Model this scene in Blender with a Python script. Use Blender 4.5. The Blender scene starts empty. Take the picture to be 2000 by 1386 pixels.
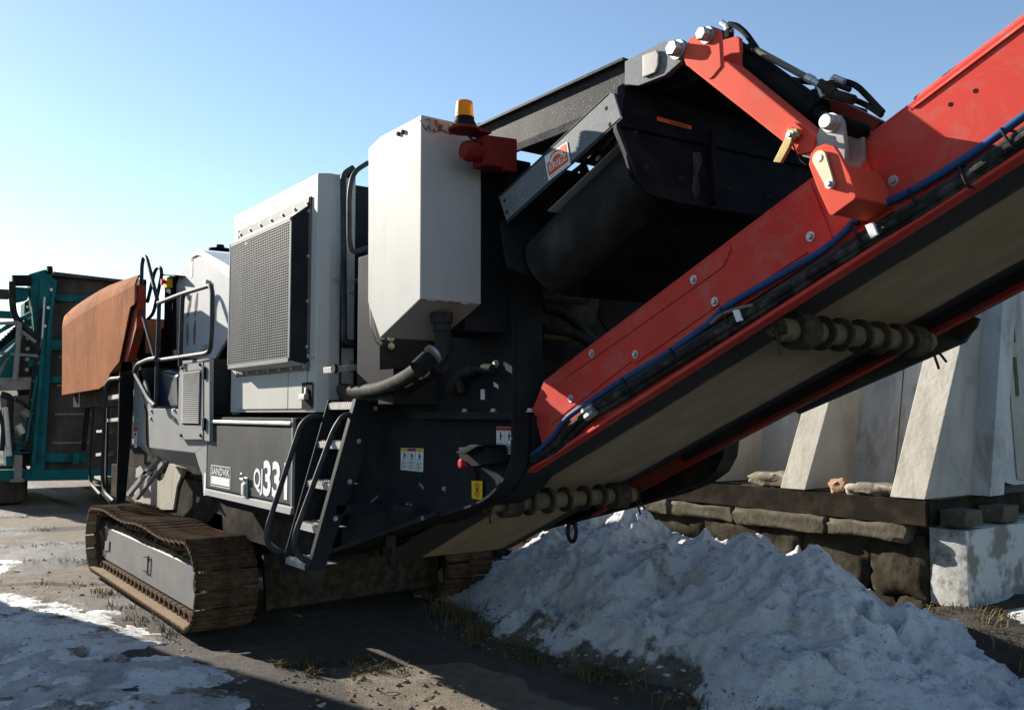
import bpy, bmesh, math, random
import numpy as np
from mathutils import Vector, Matrix

rad = math.radians
scene = bpy.context.scene
random.seed(7)
rng = np.random.default_rng(7)

# ------------------------------------------------------------------ camera
cam_data = bpy.data.cameras.new('camera')
cam = bpy.data.objects.new('camera', cam_data)
scene.collection.objects.link(cam)
scene.camera = cam
cam_data.sensor_width = 36.0
cam_data.lens = 36.0 * 1770.0 / 2000.0
cam_data.clip_start = 0.05
cam_data.clip_end = 3000.0
YAW, PITCH = rad(35.85), rad(3.68)
view = Vector((-math.cos(YAW) * math.cos(PITCH), math.sin(YAW) * math.cos(PITCH), math.sin(PITCH)))
cam.location = (0.0, 0.0, 1.65)
cam.rotation_euler = view.to_track_quat('-Z', 'Y').to_euler()
scene.render.resolution_x, scene.render.resolution_y = 1024, 709

# ------------------------------------------------------------------ sky, sun, exposure
SUN_AZ, SUN_EL = rad(16.5), rad(22.0)          # sunlight travels towards +X, 16.5 degrees round to +Y
sun_dir = Vector((math.cos(SUN_AZ) * math.cos(SUN_EL), math.sin(SUN_AZ) * math.cos(SUN_EL), -math.sin(SUN_EL)))
world = bpy.data.worlds.new('World')
scene.world = world
world.use_nodes = True
wn = world.node_tree
wn.nodes.clear()
w_out = wn.nodes.new('ShaderNodeOutputWorld')
w_bg = wn.nodes.new('ShaderNodeBackground')
w_sky = wn.nodes.new('ShaderNodeTexSky')
w_sky.sky_type = 'NISHITA'
w_sky.sun_disc = False
w_sky.sun_elevation = SUN_EL
w_sky.sun_rotation = math.atan2(-sun_dir.x, -sun_dir.y)
w_sky.air_density = 1.0
w_sky.dust_density = 0.12
w_sky.ozone_density = 1.7
w_bg.inputs['Strength'].default_value = 0.072
wn.links.new(w_sky.outputs[0], w_bg.inputs['Color'])
wn.links.new(w_bg.outputs[0], w_out.inputs['Surface'])

sun_data = bpy.data.lights.new('sun', 'SUN')
sun_data.energy = 5.0
sun_data.angle = rad(0.53)
sun_data.color = (1.0, 0.93, 0.82)
sun = bpy.data.objects.new('sun', sun_data)
scene.collection.objects.link(sun)
sun.rotation_euler = sun_dir.to_track_quat('-Z', 'Y').to_euler()
sun.location = (-8, -8, 12)

scene.view_settings.view_transform = 'Standard'
scene.view_settings.look = 'None'
scene.view_settings.exposure = 1.42
scene.view_settings.gamma = 1.0
scene.view_settings.use_curve_mapping = False
scene.render.engine = 'CYCLES'

# ------------------------------------------------------------------ materials
MATS = {}

def mat(name, col, rough=0.5, metal=0.0, col2=None, scale=4.0, lo=0.45, hi=0.75, bump=0.0, bscale=60.0,
        coat=0.0, rough2=None, stretch=None, speck=None, spec=0.5, detail=6.0, smudge=None):
    """Paint, metal, rubber or stone: a base colour with dirt of its own shape, fine relief and some uneven gloss."""
    m = bpy.data.materials.new(name)
    m.use_nodes = True
    nt = m.node_tree
    b = nt.nodes['Principled BSDF']
    rough = max(rough, 0.55)
    b.inputs['Roughness'].default_value = rough
    b.inputs['Metallic'].default_value = metal
    b.inputs['Coat Weight'].default_value = coat
    b.inputs['Specular IOR Level'].default_value = spec * 0.12     # matt, weathered paint
    b.inputs['Coat Roughness'].default_value = 0.15
    b.inputs['Base Color'].default_value = (*col, 1)
    tc = nt.nodes.new('ShaderNodeTexCoord')
    src = tc.outputs['Object']
    if stretch:
        mp = nt.nodes.new('ShaderNodeMapping')
        mp.inputs['Scale'].default_value = stretch
        nt.links.new(src, mp.inputs['Vector'])
        src = mp.outputs['Vector']
    last = None
    if col2 is not None:
        n = nt.nodes.new('ShaderNodeTexNoise')
        n.inputs['Scale'].default_value = scale
        n.inputs['Detail'].default_value = detail
        n.inputs['Roughness'].default_value = 0.62
        nt.links.new(src, n.inputs['Vector'])
        r = nt.nodes.new('ShaderNodeMapRange')
        r.inputs['From Min'].default_value = lo
        r.inputs['From Max'].default_value = hi
        nt.links.new(n.outputs['Fac'], r.inputs['Value'])
        mx = nt.nodes.new('ShaderNodeMix')
        mx.data_type = 'RGBA'
        mx.inputs[6].default_value = (*col, 1)
        mx.inputs[7].default_value = (*col2, 1)
        nt.links.new(r.outputs['Result'], mx.inputs[0])
        last = mx.outputs[2]
        if rough2 is not None:
            rr = nt.nodes.new('ShaderNodeMapRange')
            rr.inputs['To Min'].default_value = rough
            rr.inputs['To Max'].default_value = rough2
            nt.links.new(r.outputs['Result'], rr.inputs['Value'])
            nt.links.new(rr.outputs['Result'], b.inputs['Roughness'])
    if speck:
        scol, sscale, slo, shi = speck
        n2 = nt.nodes.new('ShaderNodeTexNoise')
        n2.inputs['Scale'].default_value = sscale
        n2.inputs['Detail'].default_value = 5.0
        n2.inputs['Roughness'].default_value = 0.7
        nt.links.new(tc.outputs['Object'], n2.inputs['Vector'])
        r2 = nt.nodes.new('ShaderNodeMapRange')
        r2.inputs['From Min'].default_value = slo
        r2.inputs['From Max'].default_value = shi
        nt.links.new(n2.outputs['Fac'], r2.inputs['Value'])
        mx2 = nt.nodes.new('ShaderNodeMix')
        mx2.data_type = 'RGBA'
        if last is not None:
            nt.links.new(last, mx2.inputs[6])
        else:
            mx2.inputs[6].default_value = (*col, 1)
        mx2.inputs[7].default_value = (*scol, 1)
        nt.links.new(r2.outputs['Result'], mx2.inputs[0])
        last = mx2.outputs[2]
    if smudge:                                  # run-down dust and faint scratches
        mcol, msc, mlo, mhi, mstr, mstretch = smudge
        mp3 = nt.nodes.new('ShaderNodeMapping')
        mp3.inputs['Scale'].default_value = mstretch
        nt.links.new(tc.outputs['Object'], mp3.inputs['Vector'])
        n3 = nt.nodes.new('ShaderNodeTexNoise')
        n3.inputs['Scale'].default_value = msc
        n3.inputs['Detail'].default_value = 8.0
        n3.inputs['Roughness'].default_value = 0.7
        n3.inputs['Distortion'].default_value = 0.4
        nt.links.new(mp3.outputs['Vector'], n3.inputs['Vector'])
        r3 = nt.nodes.new('ShaderNodeMapRange')
        r3.inputs['From Min'].default_value = mlo
        r3.inputs['From Max'].default_value = mhi
        r3.inputs['To Max'].default_value = mstr
        nt.links.new(n3.outputs['Fac'], r3.inputs['Value'])
        mx3 = nt.nodes.new('ShaderNodeMix')
        mx3.data_type = 'RGBA'
        if last is not None:
            nt.links.new(last, mx3.inputs[6])
        else:
            mx3.inputs[6].default_value = (*col, 1)
        mx3.inputs[7].default_value = (*mcol, 1)
        nt.links.new(r3.outputs['Result'], mx3.inputs[0])
        last = mx3.outputs[2]
    if last is not None:
        nt.links.new(last, b.inputs['Base Color'])
    if bump:
        nb = nt.nodes.new('ShaderNodeTexNoise')
        nb.inputs['Scale'].default_value = bscale
        nb.inputs['Detail'].default_value = 5.0
        nt.links.new(src, nb.inputs['Vector'])
        bp = nt.nodes.new('ShaderNodeBump')
        bp.inputs['Strength'].default_value = min(1.0, bump)
        bp.inputs['Distance'].default_value = 0.01
        nt.links.new(nb.outputs['Fac'], bp.inputs['Height'])
        nt.links.new(bp.outputs['Normal'], b.inputs['Normal'])
    MATS[name] = m
    return m

DUST = (0.16, 0.13, 0.10)
charcoal = mat('charcoal_paint', (0.020, 0.022, 0.026), 0.48, spec=0.2, col2=(0.036, 0.035, 0.034), scale=3, rough2=0.7,
               bump=0.05, speck=((0.11, 0.10, 0.09), 55, 0.66, 0.75))
door_paint = mat('charcoal_door_paint', (0.040, 0.043, 0.046), 0.30, col2=(0.085, 0.083, 0.08), scale=1.6, lo=0.4, hi=0.7, rough2=0.5,
                 bump=0.03, bscale=5, stretch=(1, 1, 0.5))
black_paint = mat('black_paint', (0.009, 0.009, 0.010), 0.55, spec=0.15, col2=(0.02, 0.019, 0.018), scale=6, rough2=0.65, bump=0.04)
dark_dirty = mat('dirty_dark_steel', (0.018, 0.017, 0.016), 0.8, spec=0.1, col2=(0.06, 0.048, 0.036), scale=3.5, lo=0.42, hi=0.68, bump=0.4, bscale=30)
light_grey = mat('light_grey_paint', (0.455, 0.445, 0.42), 0.48, spec=0.4, col2=(0.40, 0.39, 0.36), scale=2.2, lo=0.45, hi=0.8, rough2=0.6,
                 bump=0.03, bscale=3, speck=((0.24, 0.16, 0.10), 90, 0.70, 0.76), smudge=((0.33, 0.27, 0.20), 5, 0.54, 0.80, 0.32, (3.0, 3.0, 0.4)))
mid_grey = mat('mid_grey_paint', (0.215, 0.22, 0.228), 0.45, spec=0.35, col2=(0.26, 0.255, 0.24), scale=2.5, rough2=0.6, bump=0.03, bscale=4,
               speck=((0.30, 0.27, 0.22), 60, 0.66, 0.74), smudge=((0.27, 0.23, 0.17), 6, 0.50, 0.75, 0.5, (2.5, 2.5, 0.4)))
guard_grey = mat('guard_grey_paint', (0.47, 0.475, 0.48), 0.5, spec=0.3, col2=(0.38, 0.38, 0.375), scale=2.0, lo=0.5, hi=0.75, bump=0.03, bscale=5)
white_paint = mat('white_paint', (0.74, 0.74, 0.72), 0.45, col2=(0.62, 0.60, 0.56), scale=3)
red = mat('red_orange_paint', (0.56, 0.056, 0.042), 0.36, spec=0.4, col2=(0.46, 0.046, 0.038), scale=2.0, lo=0.4, hi=0.75, rough2=0.52,
          bump=0.03, bscale=5, speck=((0.36, 0.16, 0.12), 85, 0.66, 0.75), smudge=((0.38, 0.17, 0.13), 7, 0.48, 0.76, 0.6, (1.2, 3, 1.6)))
red_link = mat('link_red_paint', (0.64, 0.085, 0.050), 0.40, spec=0.4, col2=(0.55, 0.07, 0.045), scale=3, rough2=0.55, bump=0.03, bscale=6,
               speck=((0.30, 0.10, 0.07), 80, 0.69, 0.77), smudge=((0.42, 0.17, 0.12), 9, 0.52, 0.78, 0.4, (1, 1, 1)))
dull_red = mat('dull_red_paint', (0.20, 0.020, 0.016), 0.45, col2=(0.13, 0.018, 0.014), scale=5, bump=0.04)
dirty_red = mat('dirty_red_paint', (0.28, 0.030, 0.018), 0.55, col2=(0.10, 0.055, 0.035), scale=5, lo=0.45, hi=0.65, bump=0.1)
galv = mat('galvanised_steel', (0.42, 0.42, 0.41), 0.42, 0.75, col2=(0.30, 0.29, 0.28), scale=18, rough2=0.55, bump=0.05)
bar_grey = mat('worn_grey_bar', (0.135, 0.145, 0.16), 0.5, 0.0, col2=(0.19, 0.195, 0.20), scale=7, lo=0.5, hi=0.75,
               speck=((0.50, 0.47, 0.41), 95, 0.60, 0.70), bump=0.05)
beam_paint = mat('speckled_dark_beam', (0.022, 0.023, 0.026), 0.55, 0.0, col2=(0.055, 0.054, 0.052), scale=5, lo=0.45, hi=0.7, spec=0.25,
                 speck=((0.42, 0.39, 0.33), 110, 0.59, 0.70), bump=0.05)
flange_grey = mat('flange_grey', (0.115, 0.118, 0.118), 0.5, col2=(0.16, 0.155, 0.14), scale=5)
mesh_grey = mat('grille_grey', (0.15, 0.155, 0.155), 0.6, col2=(0.12, 0.118, 0.11), scale=6)
bracket_grey = mat('cast_grey_bracket', (0.26, 0.25, 0.235), 0.55, 0.2, col2=(0.36, 0.35, 0.33), scale=9, bump=0.06)
zinc = mat('zinc_bolt', (0.50, 0.51, 0.50), 0.36, 0.8, col2=(0.36, 0.36, 0.35), scale=30)
cream_zinc = mat('yellow_zinc', (0.50, 0.45, 0.31), 0.45, 0.35, col2=(0.42, 0.38, 0.27), scale=14)
brass = mat('yellow_chromate_handle', (0.32, 0.24, 0.10), 0.45, 0.5, col2=(0.22, 0.17, 0.08), scale=20)
rubber = mat('black_rubber', (0.014, 0.014, 0.014), 0.6, spec=0.25, col2=(0.045, 0.042, 0.038), scale=10, bump=0.08)
hose_grey = mat('dusty_hose', (0.032, 0.031, 0.030), 0.68, spec=0.2, col2=(0.065, 0.062, 0.055), scale=14, bump=0.1)
pipe_tan = mat('braided_hose', (0.17, 0.155, 0.125), 0.55, col2=(0.11, 0.10, 0.085), scale=30, bump=0.15, bscale=120)
blue_pipe = mat('blue_pipe', (0.022, 0.070, 0.19), 0.35, col2=(0.03, 0.06, 0.13), scale=8)
sleeve = mat('worn_black_sleeve', (0.020, 0.020, 0.019), 0.62, col2=(0.075, 0.072, 0.066), scale=16, lo=0.48, hi=0.66, bump=0.25, bscale=90)
track_steel = mat('rusty_track_steel', (0.060, 0.036, 0.023), 0.75, 0.0, spec=0.2, col2=(0.15, 0.098, 0.060), scale=9, lo=0.4, hi=0.68, bump=0.25, bscale=45,
                  speck=((0.17, 0.13, 0.09), 28, 0.60, 0.72))
track_beam_mat = mat('track_beam_grey', (0.155, 0.160, 0.168), 0.42, spec=0.35, col2=(0.21, 0.205, 0.19), scale=2.4, rough2=0.6, stretch=(0.6, 1, 1.6), bump=0.03, bscale=6,
                     speck=((0.22, 0.16, 0.10), 50, 0.64, 0.73), smudge=((0.25, 0.19, 0.13), 6, 0.48, 0.72, 0.6, (1.6, 1, 0.7)))
rust_plate = mat('rusted_hopper_plate', (0.30, 0.105, 0.038), 0.88, spec=0.12, col2=(0.19, 0.066, 0.026), scale=1.6, lo=0.38, hi=0.68, stretch=(1, 1, 0.7),
                 bump=0.12, bscale=14, speck=((0.36, 0.17, 0.08), 5, 0.55, 0.78), smudge=((0.40, 0.20, 0.10), 3.5, 0.55, 0.75, 0.6, (2.2, 1, 0.25)))
belt_rubber = mat('black_belt_rubber', (0.018, 0.018, 0.017), 0.65, col2=(0.040, 0.036, 0.030), scale=4, stretch=(0.35, 3, 1), bump=0.05)
drum_rubber = mat('dusty_drum_rubber', (0.022, 0.022, 0.023), 0.7, col2=(0.060, 0.057, 0.052), scale=3.5, lo=0.45, hi=0.72, bump=0.08, speck=((0.10, 0.09, 0.08), 40, 0.66, 0.74))
guard_dark = mat('dusty_guard_plate', (0.055, 0.055, 0.057), 0.7, col2=(0.085, 0.08, 0.072), scale=6)
roller_dirt = mat('mud_caked_roller', (0.032, 0.026, 0.020), 0.8, col2=(0.075, 0.057, 0.038), scale=14, lo=0.42, hi=0.64, bump=0.5, bscale=40)
roller_core = mat('roller_core_mud', (0.15, 0.115, 0.075), 0.85, col2=(0.07, 0.054, 0.038), scale=14, bump=0.5, bscale=45)
tread_steel = mat('worn_tread_steel', (0.36, 0.35, 0.33), 0.5, 0.3, col2=(0.22, 0.20, 0.17), scale=20, bump=0.1)
tube_dark = mat('charcoal_handrail', (0.030, 0.032, 0.036), 0.36, col2=(0.07, 0.07, 0.07), scale=9, rough2=0.5)
blue_black = mat('blue_black_panel', (0.018, 0.030, 0.060), 0.22, col2=(0.03, 0.04, 0.06), scale=3, coat=0.15)
amber = mat('amber_lens', (0.85, 0.30, 0.01), 0.25, col2=(0.75, 0.24, 0.01), scale=20)
amber.node_tree.nodes['Principled BSDF'].inputs['Transmission Weight'].default_value = 0.25
sticker_white = mat('sticker_white', (0.68, 0.69, 0.70), 0.4)
sticker_ink = mat('sticker_ink', (0.03, 0.03, 0.035), 0.5)
sticker_red = mat('sticker_red', (0.42, 0.04, 0.05), 0.45)
sticker_yellow = mat('sticker_yellow', (0.62, 0.42, 0.02), 0.45)
sticker_orange = mat('sticker_orange', (0.66, 0.11, 0.02), 0.45)
sticker_blue = mat('sticker_blue', (0.04, 0.16, 0.48), 0.45)
button_red = mat('button_red', (0.50, 0.025, 0.035), 0.35)
teal = mat('teal_paint', (0.009, 0.098, 0.102), 0.5, spec=0.25, col2=(0.012, 0.040, 0.041), scale=3, rough2=0.65, bump=0.05,
           speck=((0.14, 0.13, 0.10), 30, 0.62, 0.72))
teal_dark = mat('dusty_dark_belt', (0.038, 0.035, 0.031), 0.7, col2=(0.085, 0.073, 0.058), scale=3, stretch=(1, 1.2, 0.4), bump=0.1)
grey_frame = mat('dusty_grey_frame', (0.17, 0.165, 0.155), 0.6, col2=(0.11, 0.10, 0.085), scale=6, bump=0.1)
concrete_pale = mat('pale_concrete', (0.40, 0.375, 0.325), 0.85, col2=(0.32, 0.30, 0.26), scale=3.0, lo=0.35, hi=0.75, bump=0.4, bscale=26,
                    speck=((0.16, 0.13, 0.10), 14, 0.66, 0.74), smudge=((0.24, 0.21, 0.17), 4, 0.48, 0.70, 0.7, (2.5, 1, 0.5)))
concrete_stained = mat('stained_concrete', (0.44, 0.435, 0.42), 0.9, col2=(0.58, 0.575, 0.56), scale=3.0, lo=0.48, hi=0.74, stretch=(1.8, 1, 0.35),
                       bump=0.5, bscale=20, speck=((0.55, 0.54, 0.52), 7, 0.61, 0.66), smudge=((0.17, 0.155, 0.13), 3.5, 0.50, 0.70, 0.65, (1.2, 1, 0.6)))
stone_dark = mat('shade_toned_stone', (0.034, 0.029, 0.020), 0.95, spec=0.1, col2=(0.080, 0.068, 0.050), scale=4, lo=0.42, hi=0.7, bump=0.9, bscale=16,
                 speck=((0.13, 0.11, 0.08), 20, 0.62, 0.72))  # base colour darkened for the shade over the wall
ledge_conc = mat('dirty_ledge_concrete', (0.105, 0.092, 0.070), 0.92, col2=(0.055, 0.047, 0.034), scale=5, bump=0.7, bscale=18, speck=((0.24, 0.21, 0.16), 12, 0.62, 0.70))
beam_steel = mat('rusty_dark_beam', (0.020, 0.017, 0.014), 0.85, spec=0.1, col2=(0.055, 0.04, 0.03), scale=6, bump=0.25)
plaster = mat('flaking_white_plaster', (0.44, 0.435, 0.42), 0.88, col2=(0.20, 0.185, 0.16), scale=4.2, lo=0.47, hi=0.56, bump=0.5, bscale=18)
brick_mat = mat('broken_brick', (0.33, 0.19, 0.125), 0.9, col2=(0.36, 0.25, 0.17), scale=12, bump=0.5, bscale=40)
rock_mat = mat('dark_rubble', (0.16, 0.135, 0.10), 0.9, col2=(0.35, 0.32, 0.27), scale=8, lo=0.5, hi=0.62, bump=0.6, bscale=30)
pad_dust = mat('dusty_pad_inside', (0.25, 0.185, 0.115), 0.9, col2=(0.13, 0.09, 0.055), scale=8, lo=0.42, hi=0.68, bump=0.3)
soil_lump = mat('dry_soil_lumps', (0.17, 0.125, 0.08), 0.95, col2=(0.10, 0.075, 0.05), scale=20, bump=0.5)
grass_mat = mat('dry_grass', (0.155, 0.115, 0.055), 0.9, col2=(0.075, 0.065, 0.028), scale=3, lo=0.4, hi=0.6)
twig_mat = mat('dry_twig', (0.20, 0.15, 0.09), 0.9)
opening_shade = mat('painted_opening_shade', (0.010, 0.010, 0.010), 0.8)  # near-black standing in for the shade inside openings


def belt_material():
    """Return belt: black rubber whose carrying strip is caked with tan dust."""
    m = bpy.data.materials.new('dusty_return_belt')
    m.use_nodes = True
    nt = m.node_tree
    b = nt.nodes['Principled BSDF']
    b.inputs['Roughness'].default_value = 0.8
    tc = nt.nodes.new('ShaderNodeTexCoord')
    sep = nt.nodes.new('ShaderNodeSeparateXYZ')
    nt.links.new(tc.outputs['Object'], sep.inputs[0])
    mp = nt.nodes.new('ShaderNodeMapping')
    mp.inputs['Scale'].default_value = (0.8, 2.6, 0.8)
    nt.links.new(tc.outputs['Object'], mp.inputs[0])
    n = nt.nodes.new('ShaderNodeTexNoise')
    n.inputs['Scale'].default_value = 3.0
    n.inputs['Detail'].default_value = 6.0
    nt.links.new(mp.outputs[0], n.inputs['Vector'])
    # distance from the middle of the dusty strip
    d = nt.nodes.new('ShaderNodeMath'); d.operation = 'SUBTRACT'; d.inputs[1].default_value = 3.42
    nt.links.new(sep.outputs['Y'], d.inputs[0])
    a = nt.nodes.new('ShaderNodeMath'); a.operation = 'ABSOLUTE'
    nt.links.new(d.outputs[0], a.inputs[0])
    w = nt.nodes.new('ShaderNodeMath'); w.operation = 'MULTIPLY_ADD'; w.inputs[1].default_value = 0.05
    nt.links.new(n.outputs['Fac'], w.inputs[0]); nt.links.new(a.outputs[0], w.inputs[2])
    r = nt.nodes.new('ShaderNodeMapRange')
    r.inputs['From Min'].default_value = 0.337
    r.inputs['From Max'].default_value = 0.362
    r.inputs['To Min'].default_value = 1.0
    r.inputs['To Max'].default_value = 0.0
    nt.links.new(w.outputs[0], r.inputs['Value'])
    cr = nt.nodes.new('ShaderNodeMix'); cr.data_type = 'RGBA'
    cr.inputs[6].default_value = (0.29, 0.215, 0.13, 1)
    cr.inputs[7].default_value = (0.37, 0.285, 0.18, 1)
    r3 = nt.nodes.new('ShaderNodeMapRange'); r3.inputs['From Min'].default_value = 0.35; r3.inputs['From Max'].default_value = 0.65
    nt.links.new(n.outputs['Fac'], r3.inputs['Value'])
    nt.links.new(r3.outputs[0], cr.inputs[0])
    mx = nt.nodes.new('ShaderNodeMix'); mx.data_type = 'RGBA'
    mx.inputs[6].default_value = (0.020, 0.019, 0.018, 1)
    nt.links.new(r.outputs[0], mx.inputs[0])
    nt.links.new(cr.outputs[2], mx.inputs[7])
    nt.links.new(mx.outputs[2], b.inputs['Base Color'])
    return m

belt_dusty = belt_material()


def attr_material(name, cols, rough, bumps, extra=None):
    """Ground or snow: up to three soils mixed by the painted-on cover of the mesh attribute 'cover'."""
    m = bpy.data.materials.new(name)
    m.use_nodes = True
    nt = m.node_tree
    b = nt.nodes['Principled BSDF']
    tc = nt.nodes.new('ShaderNodeTexCoord')
    at = nt.nodes.new('ShaderNodeAttribute'); at.attribute_name = 'cover'
    sp = nt.nodes.new('ShaderNodeSeparateColor')
    nt.links.new(at.outputs['Color'], sp.inputs[0])
    def noise(scale, detail=8.0, rgh=0.65):
        n = nt.nodes.new('ShaderNodeTexNoise')
        n.inputs['Scale'].default_value = scale
        n.inputs['Detail'].default_value = detail
        n.inputs['Roughness'].default_value = rgh
        nt.links.new(tc.outputs['Object'], n.inputs['Vector'])
        return n.outputs['Fac']
    def rng_(v, a, c):
        r = nt.nodes.new('ShaderNodeMapRange')
        r.inputs['From Min'].default_value = a
        r.inputs['From Max'].default_value = c
        nt.links.new(v, r.inputs['Value'])
        return r.outputs[0]
    def mix(f, a, c):
        mx = nt.nodes.new('ShaderNodeMix'); mx.data_type = 'RGBA'
        nt.links.new(f, mx.inputs[0])
        for k, v in ((6, a), (7, c)):
            if isinstance(v, tuple):
                mx.inputs[k].default_value = (*v, 1)
            else:
                nt.links.new(v, mx.inputs[k])
        return mx.outputs[2]
    def add(a, v, k):
        q = nt.nodes.new('ShaderNodeMath'); q.operation = 'MULTIPLY_ADD'
        nt.links.new(v, q.inputs[0]); q.inputs[1].default_value = k
        nt.links.new(a, q.inputs[2])
        return q.outputs[0]
    n2, n3, n4 = noise(9.0), noise(45.0), noise(160.0, 4.0)
    c0 = mix(rng_(n2, 0.38, 0.66), cols[0][0], cols[0][1])
    c1 = mix(rng_(n2, 0.40, 0.68), cols[1][0], cols[1][1])
    c2 = mix(rng_(n2, 0.35, 0.65), cols[2][0], cols[2][1])
    f1 = rng_(add(add(sp.outputs[0], n2, 0.5), n3, 0.3), 0.75, 1.0)
    f2 = rng_(add(add(sp.outputs[1], n2, 0.5), n3, 0.3), 0.78, 1.0)
    c = mix(f2, mix(f1, c0, c1), c2)
    if extra:
        c = mix(rng_(n3, extra[1], extra[2]), c, extra[0])
    nt.links.new(c, b.inputs['Base Color'])
    rr = nt.nodes.new('ShaderNodeMapRange')
    nt.links.new(f2, rr.inputs['Value'])
    rr.inputs['To Min'].default_value = rough[0]
    rr.inputs['To Max'].default_value = rough[1]
    nt.links.new(rr.outputs[0], b.inputs['Roughness'])
    bp = nt.nodes.new('ShaderNodeBump')
    bp.inputs['Strength'].default_value = bumps[0]
    bp.inputs['Distance'].default_value = bumps[1]
    nt.links.new(add(add(n2, n3, 0.85), n4, 0.5), bp.inputs['Height'])
    nt.links.new(bp.outputs['Normal'], b.inputs['Normal'])
    return m

# cover: R = dry concrete, G = wet
ground_mat = attr_material('yard_ground', (((0.028, 0.022, 0.016), (0.060, 0.047, 0.033)), ((0.185, 0.147, 0.102), (0.090, 0.070, 0.049)),
                                           ((0.026, 0.022, 0.017), (0.016, 0.014, 0.011))), (0.92, 0.58), (1.0, 0.035))
# cover: R = grey ice, G = brown dirt
snow_mat = attr_material('old_dirty_snow', (((0.90, 0.905, 0.91), (0.80, 0.805, 0.815)), ((0.58, 0.585, 0.595), (0.40, 0.40, 0.40)),
                                            ((0.26, 0.22, 0.17), (0.10, 0.085, 0.06))), (0.55, 0.85), (1.0, 0.055), ((0.12, 0.10, 0.08), 0.615, 0.68))

# ------------------------------------------------------------------ helpers
COL = scene.collection


def fillet(pts, r, n=5):
    """Round the corners of a polyline."""
    pts = [Vector(p) for p in pts]
    out = [pts[0]]
    for i in range(1, len(pts) - 1):
        a, b, c = pts[i - 1], pts[i], pts[i + 1]
        d1, d2 = a - b, c - b
        l = min(r, d1.length * 0.48, d2.length * 0.48)
        p1, p2 = b + d1.normalized() * l, b + d2.normalized() * l
        for k in range(n + 1):
            t = k / n
            out.append(p1 * (1 - t) ** 2 + b * 2 * t * (1 - t) + p2 * t * t)
    out.append(pts[-1])
    return out


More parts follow.
